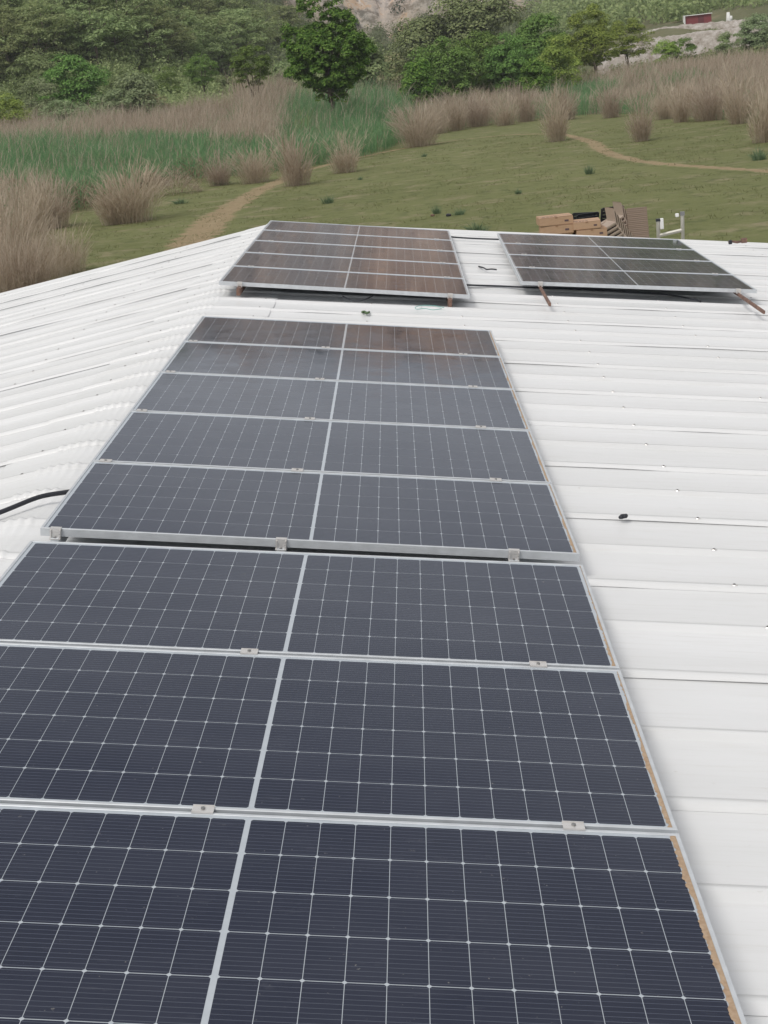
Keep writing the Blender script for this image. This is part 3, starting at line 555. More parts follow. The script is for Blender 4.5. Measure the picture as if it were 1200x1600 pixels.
def chair_parts(wd=0.5, dp=0.46, bh=0.48):
    out = {}
    b = MB(); ns = 7
    for k in range(ns): b.box((0, -dp / 2 + dp * (k + 0.5) / ns, 0.43 + 0.012 * math.cos(k)), (wd - 0.04, dp / ns - 0.008, 0.018))
    b.box((0, -dp / 2, 0.425), (wd, 0.03, 0.03)); b.box((0, dp / 2, 0.425), (wd, 0.03, 0.03)); out['seat'] = b
    b = MB(); ns = 6; tl = math.radians(-14)
    Rm = Matrix.Rotation(tl, 3, 'X')
    for k in range(ns):
        z = 0.03 + bh * (k + 0.5) / ns; bow = 0.0; p = Rm @ Vector((0, 0, z)); b.box((0, dp / 2 + p.y + 0.01, 0.43 + p.z), (wd - 0.03, 0.018, bh / ns - 0.012), rot=Rm)
    for s in (-1, 1):
        p = Rm @ Vector((0, 0, bh / 2)); b.box((s * wd / 2, dp / 2 + p.y + 0.01, 0.43 + p.z), (0.032, 0.03, bh + 0.02), rot=Rm)
    out['backrest'] = b
    out['legs'] = []
    for sx in (-1, 1):
        for sy in (-1, 1):
            b = MB(); b.tube([(sx * (wd / 2 - 0.0), sy * dp / 2, 0.43), (sx * (wd / 2 + 0.03), sy * (dp / 2 + 0.05), 0)], [0.02, 0.015], 5); out['legs'].append(b)
    out['arms'] = []
    for s in (-1, 1):
        b = MB(); b.box((s * (wd / 2 + 0.03), 0.0, 0.64), (0.045, dp + 0.05, 0.022)); b.tube([(s * (wd / 2 + 0.03), -dp / 2, 0.64), (s * wd / 2, -dp / 2 + 0.02, 0.43)], 0.016, 5); out['arms'].append(b)
    return out
_cache = {}
def chair(loc, rotm, m, label, grp, name='plastic_chair'):
    key = m.name
    if key not in _cache:
        q = chair_parts(); lst = []
        for nm, bb in [('seat', q['seat']), ('backrest', q['backrest'])] + [('leg', x) for x in q['legs']] + [('armrest', x) for x in q['arms']]:
            o = bb.build(nm, m); lst.append((nm, o.data)); bpy.data.objects.remove(o)
        _cache[key] = lst
    e = empty(name, mat=Matrix.Translation(loc) @ rotm.to_4x4()); tag(e, label, 'chair', grp)
    for nm, me in _cache[key]: obj(nm, me, e)
    return e
def shell_chair(m, low=False):
    """moulded armchair: ribbed seat and curved back in one sweep, with arms and legs"""
    out = []
    prof = [(-0.23, 0.415), (-0.21, 0.44), (-0.05, 0.425), (0.12, 0.42), (0.18, 0.44), (0.21, 0.52), (0.25, 0.68), (0.285, 0.86), (0.28, 0.875)]
    if low: prof = prof[:5] + [(0.20, 0.50), (0.225, 0.60), (0.25, 0.70), (0.248, 0.712)]
    def sweep(P, wd, th):
        b = MB(); n = len(P); V = []
        for y, z in P:
            for x in (-wd / 2, wd / 2): V.append((x, y, z)); V.append((x, y + 0.004, z - th))
        F = []
        for i in range(n - 1): a = i * 4; F += [(a, a + 4, a + 6, a + 2), (a + 1, a + 3, a + 7, a + 5), (a, a + 1, a + 5, a + 4), (a + 2, a + 6, a + 7, a + 3)]
        F += [(0, 2, 3, 1), (4 * n - 4, 4 * n - 3, 4 * n - 1, 4 * n - 2)]; b.add(V, F); return b
    out.append(('seat', sweep(prof[:5], 0.42, 0.045)))
    out.append(('backrest', sweep([(p[0] + 0.0, p[1] + 0.001) for p in prof[4:]], 0.41, 0.045)))
    for sx in (-1, 1):
        for sy in (-1, 1):
            b = MB(); b.tube([(sx * 0.20, sy * 0.17, 0.42), (sx * 0.215, sy * 0.18, 0.27)], [0.02, 0.015], 5); out.append(('leg', b))
        b = MB(); b.box((sx * 0.222, 0.0, 0.425), (0.024, 0.34, 0.03)); out.append(('armrest', b))
    lst = []
    for nm, bb in out: o = bb.build(nm, m); lst.append((nm, o.data)); bpy.data.objects.remove(o)
    return lst
for q in ('wicker', 'wicker_d'): _cache[M[q].name] = shell_chair(M[q], q == 'wicker')
def stack(u, r, n, yaw, pitch, shift, m, label, grp, vtop, st=0.072, hb=0.80):
    """shift = horizontal travel of each chair against the one below, in the direction the chairs face"""
    top = at_range(u, vtop, r); Rm = Matrix.Rotation(yaw, 3, 'Z') @ Matrix.Rotation(pitch, 3, 'X'); f = Matrix.Rotation(yaw, 3, 'Z') @ Vector((0, -1, 0))
    for k in range(n):
        j = n - 1 - k; chair((top[0] - f.x * shift * j, top[1] - f.y * shift * j, top[2] - hb - st * j), Rm, m, label if k < n - 1 else label.replace('in the', 'topmost in the'), grp)
    zb = top[2] - hb - st * (n - 1)
    t = empty('pallet', (top[0] - f.x * shift * (n - 1), top[1] - f.y * shift * (n - 1), GZ)); tag(t, 'wooden pallet under the ' + label.split('in the ')[-1], 'pallet'); hgt = max(zb - GZ - 0.02, 0.05)
    for k in range(6): b = MB(); b.box((-0.35 + 0.14 * k, 0, hgt - 0.012), (0.10, 0.8, 0.022)); b.build('board', M['card'], t)
    for x in (-0.3, 0.3): b = MB(); b.box((x, 0, (hgt - 0.025) / 2), (0.1, 0.78, hgt - 0.025)); b.build('block', M['card'], t)
stack(954, 31.6, 11, math.radians(-72), math.radians(22), 0.052, M['wicker'], 'beige brown plastic chair in the near zigzag stack right of the boxes', 'chairs in the near zigzag stack', 331, 0.076, 0.66)
stack(966, 32.5, 12, math.radians(-72), math.radians(22), 0.050, M['wicker'], 'beige brown plastic chair in the taller zigzag stack behind the first', 'chairs in the taller zigzag stack', 322, 0.076, 0.66)
stack(993, 32.2, 14, math.radians(176), math.radians(-4), 0.032, M['wicker_d'], 'dark brown plastic chair in the straight stack seen from its back', 'chairs in the straight dark stack', 326)
for u, r, a_, v, lb in ((907, 33.5, 200, 333, 'black plastic chair upside down behind the right boxes, legs pointing up'), (922, 33.8, 150, 330, 'black plastic chair tipped on its back behind the right boxes'), (945, 33.2, -160, 323, 'black plastic chair standing highest behind the zigzag chair stack')):
    p = at_range(u, v, r); z0 = p[2] - 0.9
    chair((p[0], p[1], z0), Matrix.Rotation(math.radians(a_), 3, 'Z'), M['blackp'], lb, None)
    # the low table it stands on
    if u == 907:
        t = empty('low_table', (p[0] + 0.45, p[1], GZ)); tag(t, 'plain low table behind the cartons that carries the black chairs', 'table')
        b = MB(); b.box((0, 0, z0 - GZ - 0.02), (2.3, 0.9, 0.04)); b.build('table_top', M['card'], t)
        for sx in (-1.2, 1.2):
            for sy in (-0.38, 0.38): b = MB(); b.box((sx, sy, (z0 - GZ - 0.04) / 2), (0.06, 0.06, z0 - GZ - 0.04)); b.build('leg', M['card'], t)

# ------------------------------------------------------------------ vegetation generators
def ribbons(base, lean, h, wd, rs, bend=0.25, segs=3, seed_head=0.0, droop=0.0):
    """n tapering blades as ribbons of segs quads; base (n,3), lean (n,2) = horizontal displacement of the tip"""
    n = len(base); a = rs.uniform(0, math.pi, n); side = np.stack([np.cos(a), np.sin(a), 0 * a], -1); V = np.zeros((n, (segs + 1) * 2, 3))
    for k in range(segs + 1):
        t = k / segs; c = base.copy(); c[:, 2] += h * (t - 0.12 * bend * t * t * 2 - droop * t ** 3 * np.linspace(0, 1, n)[np.argsort(a)]); c[:, :2] += lean * (t * (1 - bend) + bend * t ** 2.5)[..., None] if hasattr(t, '__len__') else lean * (t * (1 - bend) + bend * t ** 2.5)
        ww = wd * (1 - 0.85 * t ** 1.5); 
        if seed_head > 0: ww = wd * (0.55 + (seed_head if k == segs - 1 else 0)) * (1 if k < segs else 0.25)
        V[:, 2 * k] = c - side * ww[:, None] / 2; V[:, 2 * k + 1] = c + side * ww[:, None] / 2
    F = np.concatenate([np.stack([np.arange(n) * (segs + 1) * 2 + 2 * k + q for q in (0, 1, 3, 2)], -1) for k in range(segs)])
    return V.reshape(-1, 3), F
def join(parts):
    V = []; F = []; b = 0
    for v, f in parts: V.append(v); F.append(f + b); b += len(v)
    return np.concatenate(V), np.concatenate(F)
def reeds_at(P, h, rs, spread, wd=0.022, leaves=2, head=1.6, leaf_w=1.3, lean0=(0.10, 0)):
    n = len(P); hh = h * rs.uniform(0.6, 1.08, n); lean = rs.normal(0, 1, (n, 2)) * spread * hh[:, None] + np.array(lean0) * hh[:, None]
    parts = [ribbons(P, lean, hh, np.full(n, wd), rs, 0.45, 4, head, 0.15)]
    for _ in range(leaves):
        t = rs.uniform(0.15, 0.8, n); B = P.copy(); B[:, :2] += lean * t[:, None]; B[:, 2] += hh * t * 0.97
        l2 = rs.normal(0, 1, (n, 2)) * 0.16 * hh[:, None] + lean * 0.4; parts.append(ribbons(B, l2, hh * rs.uniform(0.15, 0.36, n), np.full(n, wd * leaf_w), rs, 0.6, 2))
    return join(parts)
def clump_mesh(seed, n, rad, h, spread_out, m, wd=0.022, leaves=1, head=1.6, z_squash=1.0):
    rs = np.random.RandomState(seed); a = rs.uniform(0, 2 * math.pi, n); q = rad * np.sqrt(rs.rand(n)); P = np.stack([q * np.cos(a), q * np.sin(a), 0 * a], -1)
    hh = h * (0.35 + 0.72 * rs.rand(n) ** 0.8) * (1 - 0.3 * q / rad); out = np.stack([np.cos(a), np.sin(a)], -1) * (q / rad)[:, None] * spread_out + rs.normal(0, 0.11, (n, 2)) + np.array([0.04, 0]); lean = out * hh[:, None]
    ns = 7; sa = rs.uniform(0, 6.28, ns); tf = rs.randint(0, ns, n); sh = rs.uniform(0.42, 1.08, ns); sh[0] = 1.08; hh = hh * sh[tf]; lean = lean * sh[tf][:, None] + np.stack([np.cos(sa), np.sin(sa)], -1)[tf] * rs.uniform(0.02, 0.2, ns)[tf][:, None] * spread_out * 1.6 * hh[:, None]
    P[:, :2] = P[:, :2] * 0.62 + np.stack([np.cos(sa), np.sin(sa)], -1)[tf] * rad * 0.42
    parts = [ribbons(P, lean, hh, wd * rs.uniform(0.6, 1.3, n), rs, 0.45, 5, head, 0.35)]
    for _ in range(leaves):
        t = rs.uniform(0.1, 0.8, n); B = P.copy(); B[:, :2] += lean * t[:, None]; B[:, 2] += hh * t * 0.95
        parts.append(ribbons(B, lean * 0.3 + rs.normal(0, 1, (n, 2)) * 0.12 * h, hh * rs.uniform(0.12, 0.3, n), np.full(n, wd * 1.2), rs, 0.6, 2))
    V, F = join(parts); return mesh_np('reed_clump', V, F, m)

# individual dry reed clumps along the meadow's edge
CLT = [clump_mesh(50 + i, [460, 420, 600, 330][i], [0.5, 0.42, 0.62, 0.34][i], 2.5, [0.34, 0.26, 0.5, 0.24][i], M['reed_dry'], 0.011, 2, 1.9) for i in range(4)]
CG = 'dry reed clumps at the edge of the meadow'
clumps = [ # u, v of the base, height px, template, label
 (208, 347, 118, 2, 'widest dry reed clump left of the path, fanning out over the short grass'),
 (182, 350, 92, 0, 'low dry reed clump leaning against the left side of the widest one'),
 (88, 356, 100, 0, 'dry reed clump at the left, between the roof corner reeds and the widest clump'),
 (60, 362, 95, 1, 'dry reed clump at the left, just behind the tall reeds by the roof corner'),
 (342, 290, 70, 0, 'dry reed clump behind the brown heaps, left of the leaning pale one'),
 (398, 286, 72, 2, 'pale dry reed clump leaning left beside the start of the bend in the path'),
 (464, 290, 105, 1, 'slim tall dry reed clump standing left of the sandy path, green shoots at its foot'),
 (538, 270, 80, 0, 'dark footed dry reed clump at the inner bend of the path'),
 (654, 229, 88, 2, 'dry reed clump standing out where the path passes the green reeds'),
 (683, 209, 70, 0, 'dry reed clump just right of the one standing out by the path'),
 (712, 204, 72, 1, 'narrow dry reed clump in the row behind the path, left of the two broad ones'),
 (745, 198, 62, 2, 'broad dry reed clump in the row behind the path'),
 (790, 196, 60, 0, 'dry reed clump in the row, under the bright green trees'),
 (822, 190, 66, 1, 'dry reed clump in the row, left of the lone upright clump'),
 (868, 221, 96, 3, 'lone upright dry reed clump on the grass beside the path bend'),
 (886, 187, 66, 1, 'small dry reed clump behind the lone upright clump'),
 (955, 184, 64, 1, 'dry reed clump in the row with green reeds at its left'),
 (1000, 221, 90, 3, 'lone dry reed clump on the grass right of the path bend'),
 (1040, 186, 66, 0, 'dark footed dry reed clump in the row right of the second lone clump'),
 (1064, 191, 74, 3, 'upright dry reed clump in the row, dark red brown at its foot'),
 (1110, 188, 78, 2, 'bushy dry reed clump in the right hand row'),
 (1156, 193, 96, 3, 'tall reddish dry reed clump in the right hand row'),
 (1196, 222, 100, 1, 'dry reed clump at the right edge of the picture beside a green shoot clump')]
for u, v, hp, k, lb in clumps:
    p = at_ground(u, v); r = np.linalg.norm(p - CAM); h = 1.18 * hp * r / CF; o = obj('reed_clump', CLT[k]); s = h / 2.45
    o.location = p; o.scale = (s * 1.0, s * 1.0, s); o.rotation_euler = (0, 0, rnd.uniform(0, 6.28)); tag(o, lb, 'reeds', CG)
# tall reeds by the left roof corner
CLN = clump_mesh(90, 1250, 1.4, 3.2, 0.27, M['reed_dry'], 0.009, 2, 1.9)
for u, v, hp, sc_, lb in ((10, 462, 150, 1.0, 'big dry reed clump cut by the left picture edge behind the roof corner'), (48, 452, 118, 0.9, 'dry reed clump standing right behind the left roof edge'), (84, 430, 110, 0.7, 'rightmost dry reed clump behind the left roof edge, thinning out over the grass'), (-30, 440, 190, 1.1, 'dry reed clump just outside the left picture edge'), (12, 400, 150, 1.0, 'dry reed clump farther back at the left picture edge')):
    p = at_ground(u, v); r = np.linalg.norm(p - CAM); h = hp * r / CF; o = obj('reed_clump', CLN); o.location = p; s = h / 3.1; o.scale = (s, s, s); o.rotation_euler = (0, 0, rnd.uniform(0, 6)); tag(o, lb, 'reeds', CG)
# dead reed heaps
rs = np.random.RandomState(77)
def heap(seed, wd, h, m=None):
    rs = np.random.RandomState(seed); n = 1300; a = rs.uniform(0, 2 * math.pi, n); q = np.sqrt(rs.rand(n)); P = np.stack([q * np.cos(a) * wd * 0.5, q * np.sin(a) * wd * 0.35, h * (1 - q ** 2) * rs.uniform(0.2, 0.9, n)], -1)
    l = np.stack([np.cos(a), np.sin(a)], -1) * rs.uniform(0.2, 0.8, n)[:, None]; v1, f1 = ribbons(P, l * 0.8, rs.uniform(-0.12, 0.35, n), np.full(n, 0.03), rs, 0.8, 3)
    return mesh_np('reed_heap', v1, f1, m or M['reed_dark'])
for i, (u, v, wp, hp, mm, lb) in enumerate([(272, 304, 62, 40, 'reed_dry', 'rounded mound of dead straw in front of the brown reed heap'), (300, 286, 75, 38, 'reed_dark', 'brown heap of broken reeds behind the straw mound'), (128, 328, 70, 42, 'reed_dark', 'brown heap of broken reeds left of the widest clump'), (235, 292, 36, 22, 'reed_dark', 'small dark heap of reeds between the widest clump and the straw mound')]):
    p = at_ground(u, v); r = np.linalg.norm(p - CAM); o = obj('reed_heap', heap(200 + i, wp * r / CF * 1.35, hp * r / CF * 1.15, M[mm])); o.location = p; tag(o, lb, 'reed heap')
# green rush tufts on the meadow
TU = [clump_mesh(70 + i, 170, 0.16, 0.5, 0.7, M['tuft'], 0.016, 0, 0) for i in range(2)]
for u, v, hp, k, sx, lb in [(512, 318, 18, 0, 1.2, 'round green rush tuft alone on the open grass'), (683, 334, 20, 0, 0.8, 'green rush tuft left of two stones beyond the far panels'), (716, 336, 14, 1, 1.5, 'flat green rush tuft beside the dark stone'), (748, 362, 22, 1, 1.6, 'biggest green rush tuft just beyond the roof between the two far groups'), (922, 272, 22, 0, 0.8, 'upright green rush tuft below the path bend'), (1187, 250, 24, 0, 1.2, 'green shoots at the foot of the reeds by the right picture edge'),
        (810, 303, 12, 1, 1.1, 'small brownish tuft in the middle of the meadow'), (348, 289, 12, 1, 2.2, 'low dark green tuft at the foot of the reeds behind the heaps'), (284, 318, 12, 1, 2.3, 'low green bush in front of the straw mound'), (662, 245, 8, 1, 1.3, 'tiny tuft below the reed clump by the path'), (563, 281, 7, 1, 1.2, 'tiny dark tuft right of the inner path bend')]:
    p = at_ground(u, v); r = np.linalg.norm(p - CAM); s = hp * r / CF / 0.42; o = obj('rush_tuft', TU[k]); o.location = p; o.scale = (s * sx, s * sx, s); o.rotation_euler = (0, 0, rnd.uniform(0, 6)); tag(o, lb, 'tuft', 'green tufts on the meadow')
def stone(u, v, px, m, lb, seed):
    p = at_ground(u, v); r = np.linalg.norm(p - CAM); s = px * r / CF / 2; rs = np.random.RandomState(seed)
    import bmesh; bm = bmesh.new(); bmesh.ops.create_icosphere(bm, subdivisions=2, radius=1)
    for q in bm.verts: q.co *= rs.uniform(0.85, 1.1); q.co.z *= 0.6
    me = bpy.data.meshes.new('stone'); bm.to_mesh(me); bm.free(); me.materials.append(m); o = obj('stone', me); o.location = p + np.array([0, 0, s * 0.4]); o.scale = (s, s * 0.8, s); tag(o, lb, 'stone')
stone(676, 338, 7, M['rust'], 'small pinkish stone on the grass beside the green tuft', 1); stone(701, 338, 9, M['black'], 'dark lump between the two rush tufts beyond the far panels', 2)

# reed beds (uncountable)
def inpoly(u, v, poly):
    c = np.zeros(len(u), bool); n = len(poly); j = n - 1
    for i in range(n):
        xi, yi = poly[i]; xj, yj = poly[j]; c ^= ((yi > v) != (yj > v)) & (u < (xj - xi) * (v - yi) / (yj - yi + 1e-9) + xi); j = i
    return c
def proj(P):
    d = P - CAM; z = d @ CF_; return 600 + CF * (d @ CR) / z, 800 - CF * (d @ CU) / z
def scatter(n, rs, r0, r1, a0=-19, a1=17):
    r = np.sqrt(rs.uniform(r0 ** 2, r1 ** 2, n)); a = np.radians(rs.uniform(a0, a1, n)); z = np.maximum(terr(np.degrees(a), np.maximum(r, 116)), GZ); z = np.where(r < 118, GZ, z)
    return np.stack([CAM[0] + r * np.sin(a), CAM[1] + r * np.cos(a), z], -1), r
FRONT = [(-400, 420), (0, 380), (60, 350), (100, 335), (150, 318), (210, 298), (262, 284), (330, 278), (400, 273), (440, 268), (480, 262), (540, 252), (590, 240), (640, 220), (700, 203), (760, 197), (830, 189), (900, 182), (1000, 178), (1060, 186), (1160, 191), (1300, 206), (1700, 230)]
def behind(u, v): return v < np.interp(u, [p[0] for p in FRONT], [p[1] for p in FRONT])
G1 = [(-60, 345), (60, 335), (150, 322), (240, 292), (330, 280), (350, 268), (330, 245), (200, 255), (60, 275), (-60, 290)]
G2 = [(436, 266), (470, 264), (545, 252), (590, 240), (645, 214), (648, 186), (560, 182), (480, 196), (436, 222)]
G3 = [(872, 182), (948, 180), (950, 158), (872, 158)]
G4 = [(330, 280), (440, 268), (440, 252), (330, 262)]
rs = np.random.RandomState(21)
P, r = scatter(190000, rs, 45, 168); u, v = proj(P); ok = behind(u, v) & (u > -80) & (u < 1290); P, u, v, r = P[ok], u[ok], v[ok], r[ok]
uu = u + (vnoise(P[:, 0] / 3, P[:, 1] / 3, 31) - 0.5) * 46; vv = v + (vnoise(P[:, 0] / 2.5, P[:, 1] / 2.5, 32) - 0.5) * 12
green = inpoly(uu, vv, G1) | inpoly(uu, vv, G2) | inpoly(uu, vv, G3) | inpoly(uu, vv, G4) | ((vnoise(P[:, 0] / 5, P[:, 1] / 5, 33) > 0.74) & (r > 80)) | (rs.rand(len(u)) < 0.05); green &= rs.rand(len(u)) > 0.09
# bunches: thin the dry reeds into clumps near the front on the right
dens = vnoise(P[:, 0] / 1.6, P[:, 1] / 1.6, 34); front = (np.interp(u, [p[0] for p in FRONT], [p[1] for p in FRONT]) - v)
keep = green | (dens > 0.35) | (front > 25); far = r > 125; keep &= ~(far & (rs.rand(len(u)) < 0.25))
P, r, green, front, u = P[keep], r[keep], green[keep], front[keep], u[keep]
hm = 0.75 + 0.5 * vnoise(P[:, 0] / 4, P[:, 1] / 4, 35)
def reed_mass(sel, h0, nm, m, rs, spread, leaves, head, wd, lb):
    Q = P[sel]; hh = h0 * hm[sel] * (np.clip(0.7 + front[sel] / 60, 0.7, 1.15) + np.where(u[sel] < 640, np.clip((front[sel] - 35) / 70, 0, 0.5), 0) + np.where((u[sel] > 370) & (u[sel] < 640), 0.6 * np.clip((front[sel] - 14) / 30, 0, 1), 0))
    V, F = reeds_at(Q, hh, rs, spread, wd, leaves, head); o = obj(nm, mesh_np(nm, V, F, m)); tag(o, lb, 'reeds', kind='stuff'); return o
reed_mass(~green, 2.75, 'dry_reed_bed', M['reed_dry'], rs, 0.10, 2, 1.6, 0.018, 'wide bed of dry tan reeds with feathery tops beyond the meadow')
reed_mass(green, 2.15, 'green_reed_bed', M['reed_green'], rs, 0.13, 4, 0.0, 0.026, 'patches of fresh green reeds between the dry ones')
# short grass on the meadow
rs = np.random.RandomState(5); Pg, rg = scatter(70000, rs, 24, 110); u, v = proj(Pg); ok = ~behind(u, v) & (u > -60) & (u < 1260); Pg = Pg[ok]; Pg[:, 2] = GZ
dn = vnoise(Pg[:, 0] / 1.1, Pg[:, 1] / 1.1, 41); Pg = Pg[dn > 0.55]; n = len(Pg)
V, F = ribbons(Pg, rs.normal(0, 0.13, (n, 2)), rs.uniform(0.03, 0.13, n), np.full(n, 0.022), rs, 0.3, 1); tag(obj('grass', mesh_np('grass', V, F, M['grass'])), 'short green meadow grass between the roof and the reeds', 'grass', kind='stuff')

# ------------------------------------------------------------------ trees
def leaf_quads(C, Nn, size, rs):
    n = len(C); Nn = Nn / (np.linalg.norm(Nn, axis=1)[:, None] + 1e-9); a = np.cross(Nn, rs.normal(0, 1, (n, 3))); a /= np.linalg.norm(a, axis=1)[:, None] + 1e-9; b = np.cross(Nn, a)
    s = size * rs.uniform(0.6, 1.3, n); V = np.stack([C - a * s[:, None], C - b * s[:, None] * 0.55 + Nn * s[:, None] * 0.15, C + a * s[:, None], C + b * s[:, None] * 0.55 + Nn * s[:, None] * 0.15], 1)
    return V.reshape(-1, 3), np.arange(n * 4).reshape(-1, 4)
def crown(rs, ells, ncl, per, cr, ls, flat=0.75, gap=0.0, up=0.8):
    """leaf clumps spread through a few ellipsoids"""
    C = []; Nn = []; cen = []; vol = np.array([e[3] * e[4] * e[5] for e in ells]); pr = vol / vol.sum()
    for _ in range(ncl):
        e = ells[rs.choice(len(ells), p=pr)]; d = rs.normal(0, 1, 3); d /= np.linalg.norm(d); rad = rs.uniform(0.35, 1.0) ** 0.45; c = np.array(e[:3]) + d * np.array(e[3:]) * rad; cen.append(c); k = int(per * rs.uniform(0.5, 1.4)); R = cr * rs.uniform(0.55, 1.35)
        q = rs.normal(0, 1, (k, 3)); q /= np.linalg.norm(q, axis=1)[:, None]; q[:, 2] = np.where(q[:, 2] < -0.2, -q[:, 2] * 0.6, q[:, 2]); w_ = rs.uniform(0.5, 1.05, k) ** 0.5
        C.append(c + q * w_[:, None] * np.array([R, R, R * flat])); Nn.append(q + np.array([0, 0, up]) + rs.normal(0, 0.3, (k, 3)))
    C = np.concatenate(C); Nn = np.concatenate(Nn); return leaf_quads(C, Nn, ls, rs), np.array(cen)
def limbs(rs, h, tr, cen, k=7, fork=0.25):
    b = MB(); b.tube([(0, 0, -0.3), (0.02 * h, 0, h * 0.3), (0, 0.02 * h, h * 0.6), (0, 0, h * 0.85)], [tr, tr * 0.8, tr * 0.5, tr * 0.15], 8)
    for i in rs.choice(len(cen), min(k, len(cen)), replace=False):
        c = cen[i]; z0 = h * rs.uniform(fork, fork + 0.3); z0 = min(z0, max(c[2] * 0.8, 0.2)); m_ = (c * 0.5 + np.array([0, 0, z0]) * 0.5) + [0, 0, -0.04 * h]; b.tube([(0, 0, z0), m_, c], [tr * 0.45, tr * 0.28, tr * 0.08], 5)
    return b
def tree(u, vt, vb, wpx, r, m, name, label, cat, seed, ncl=60, per=90, cr=0.16, ls=0.022, shape=None, group=None, drop=None, trunk=True, gap_low=0.18, flat=0.75):
    base = ter_pt(u, r, (vt + vb) / 2); d = ray(u, (vt + vb) / 2); top = at_range(u, vt, r)[2]; h = top - base[2]; wd = wpx * r / CF * 1.0
    zlow = max(at_range(u, vb, r)[2] - base[2], h * gap_low * 0.3); rs = np.random.RandomState(seed); ch = h - zlow
    shape = shape or [(0, 0, 0.5, 0.42, 0.42, 0.5)]
    zlow = zlow if trunk else -0.1 * h; ch = h - zlow
    ells = [(e[0] * wd, e[1] * wd, zlow + e[2] * ch, e[3] * wd * 1.08, e[4] * wd * 1.08, e[5] * ch * (1.0 if trunk else 1.08)) for e in shape]
    S = max(wd, ch); (V, F), cen = crown(rs, ells, ncl, per, cr * S, ls * S, flat)
    root = empty(name, tuple(base)); tag(root, label, cat, group); obj('crown', mesh_np('crown', V, F, m), root)
    if trunk: limbs(rs, h * 0.9, max(0.05, 0.018 * h), cen).build('trunk', M['bark'], root, smooth=True)
    root.rotation_euler = (0, 0, 0); return root
ROUND = [(0, 0, 0.5, 0.42, 0.42, 0.46)]
WIDE = [(-0.22, 0, 0.42, 0.26, 0.25, 0.40), (0.2, 0, 0.45, 0.28, 0.26, 0.42), (0, 0.05, 0.6, 0.26, 0.25, 0.36)]
BIG = [(0.03, 0, 0.07, 0.15, 0.16, 0.12), (0.05, 0, 0.22, 0.29, 0.28, 0.15), (0.08, 0, 0.42, 0.36, 0.34, 0.20), (-0.30, 0, 0.30, 0.13, 0.15, 0.12), (-0.22, 0.05, 0.56, 0.17, 0.16, 0.17), (0.16, 0, 0.64, 0.16, 0.18, 0.18), (-0.28, 0, 0.72, 0.08, 0.08, 0.12), (0.0, 0, 0.80, 0.10, 0.12, 0.20), (-0.14, 0, 0.88, 0.06, 0.07, 0.14), (0.13, 0, 0.86, 0.06, 0.07, 0.12), (0.40, 0, 0.38, 0.09, 0.1, 0.12)]
tree(506, -14, 156, 152, 128, M['leaf_dark'], 'broadleaf_tree', 'big dark green tree rising above the picture top behind the reeds', 'tree', 301, ncl=460, per=170, cr=0.055, ls=0.0135, shape=BIG, flat=1.15)
tree(392, 70, 138, 62, 150, M['leaf_green'], 'broadleaf_tree', 'small upright green tree left of the big dark one', 'tree', 302, ncl=100, per=170, cr=0.12, ls=0.02)
tree(314, 84, 134, 52, 195, M['leaf_green'], 'broadleaf_tree', 'small fresh green tree at the foot of the pine hill', 'tree', 303, ncl=70, per=150, ls=0.02)
RG = 'trees and bushes behind the reeds'
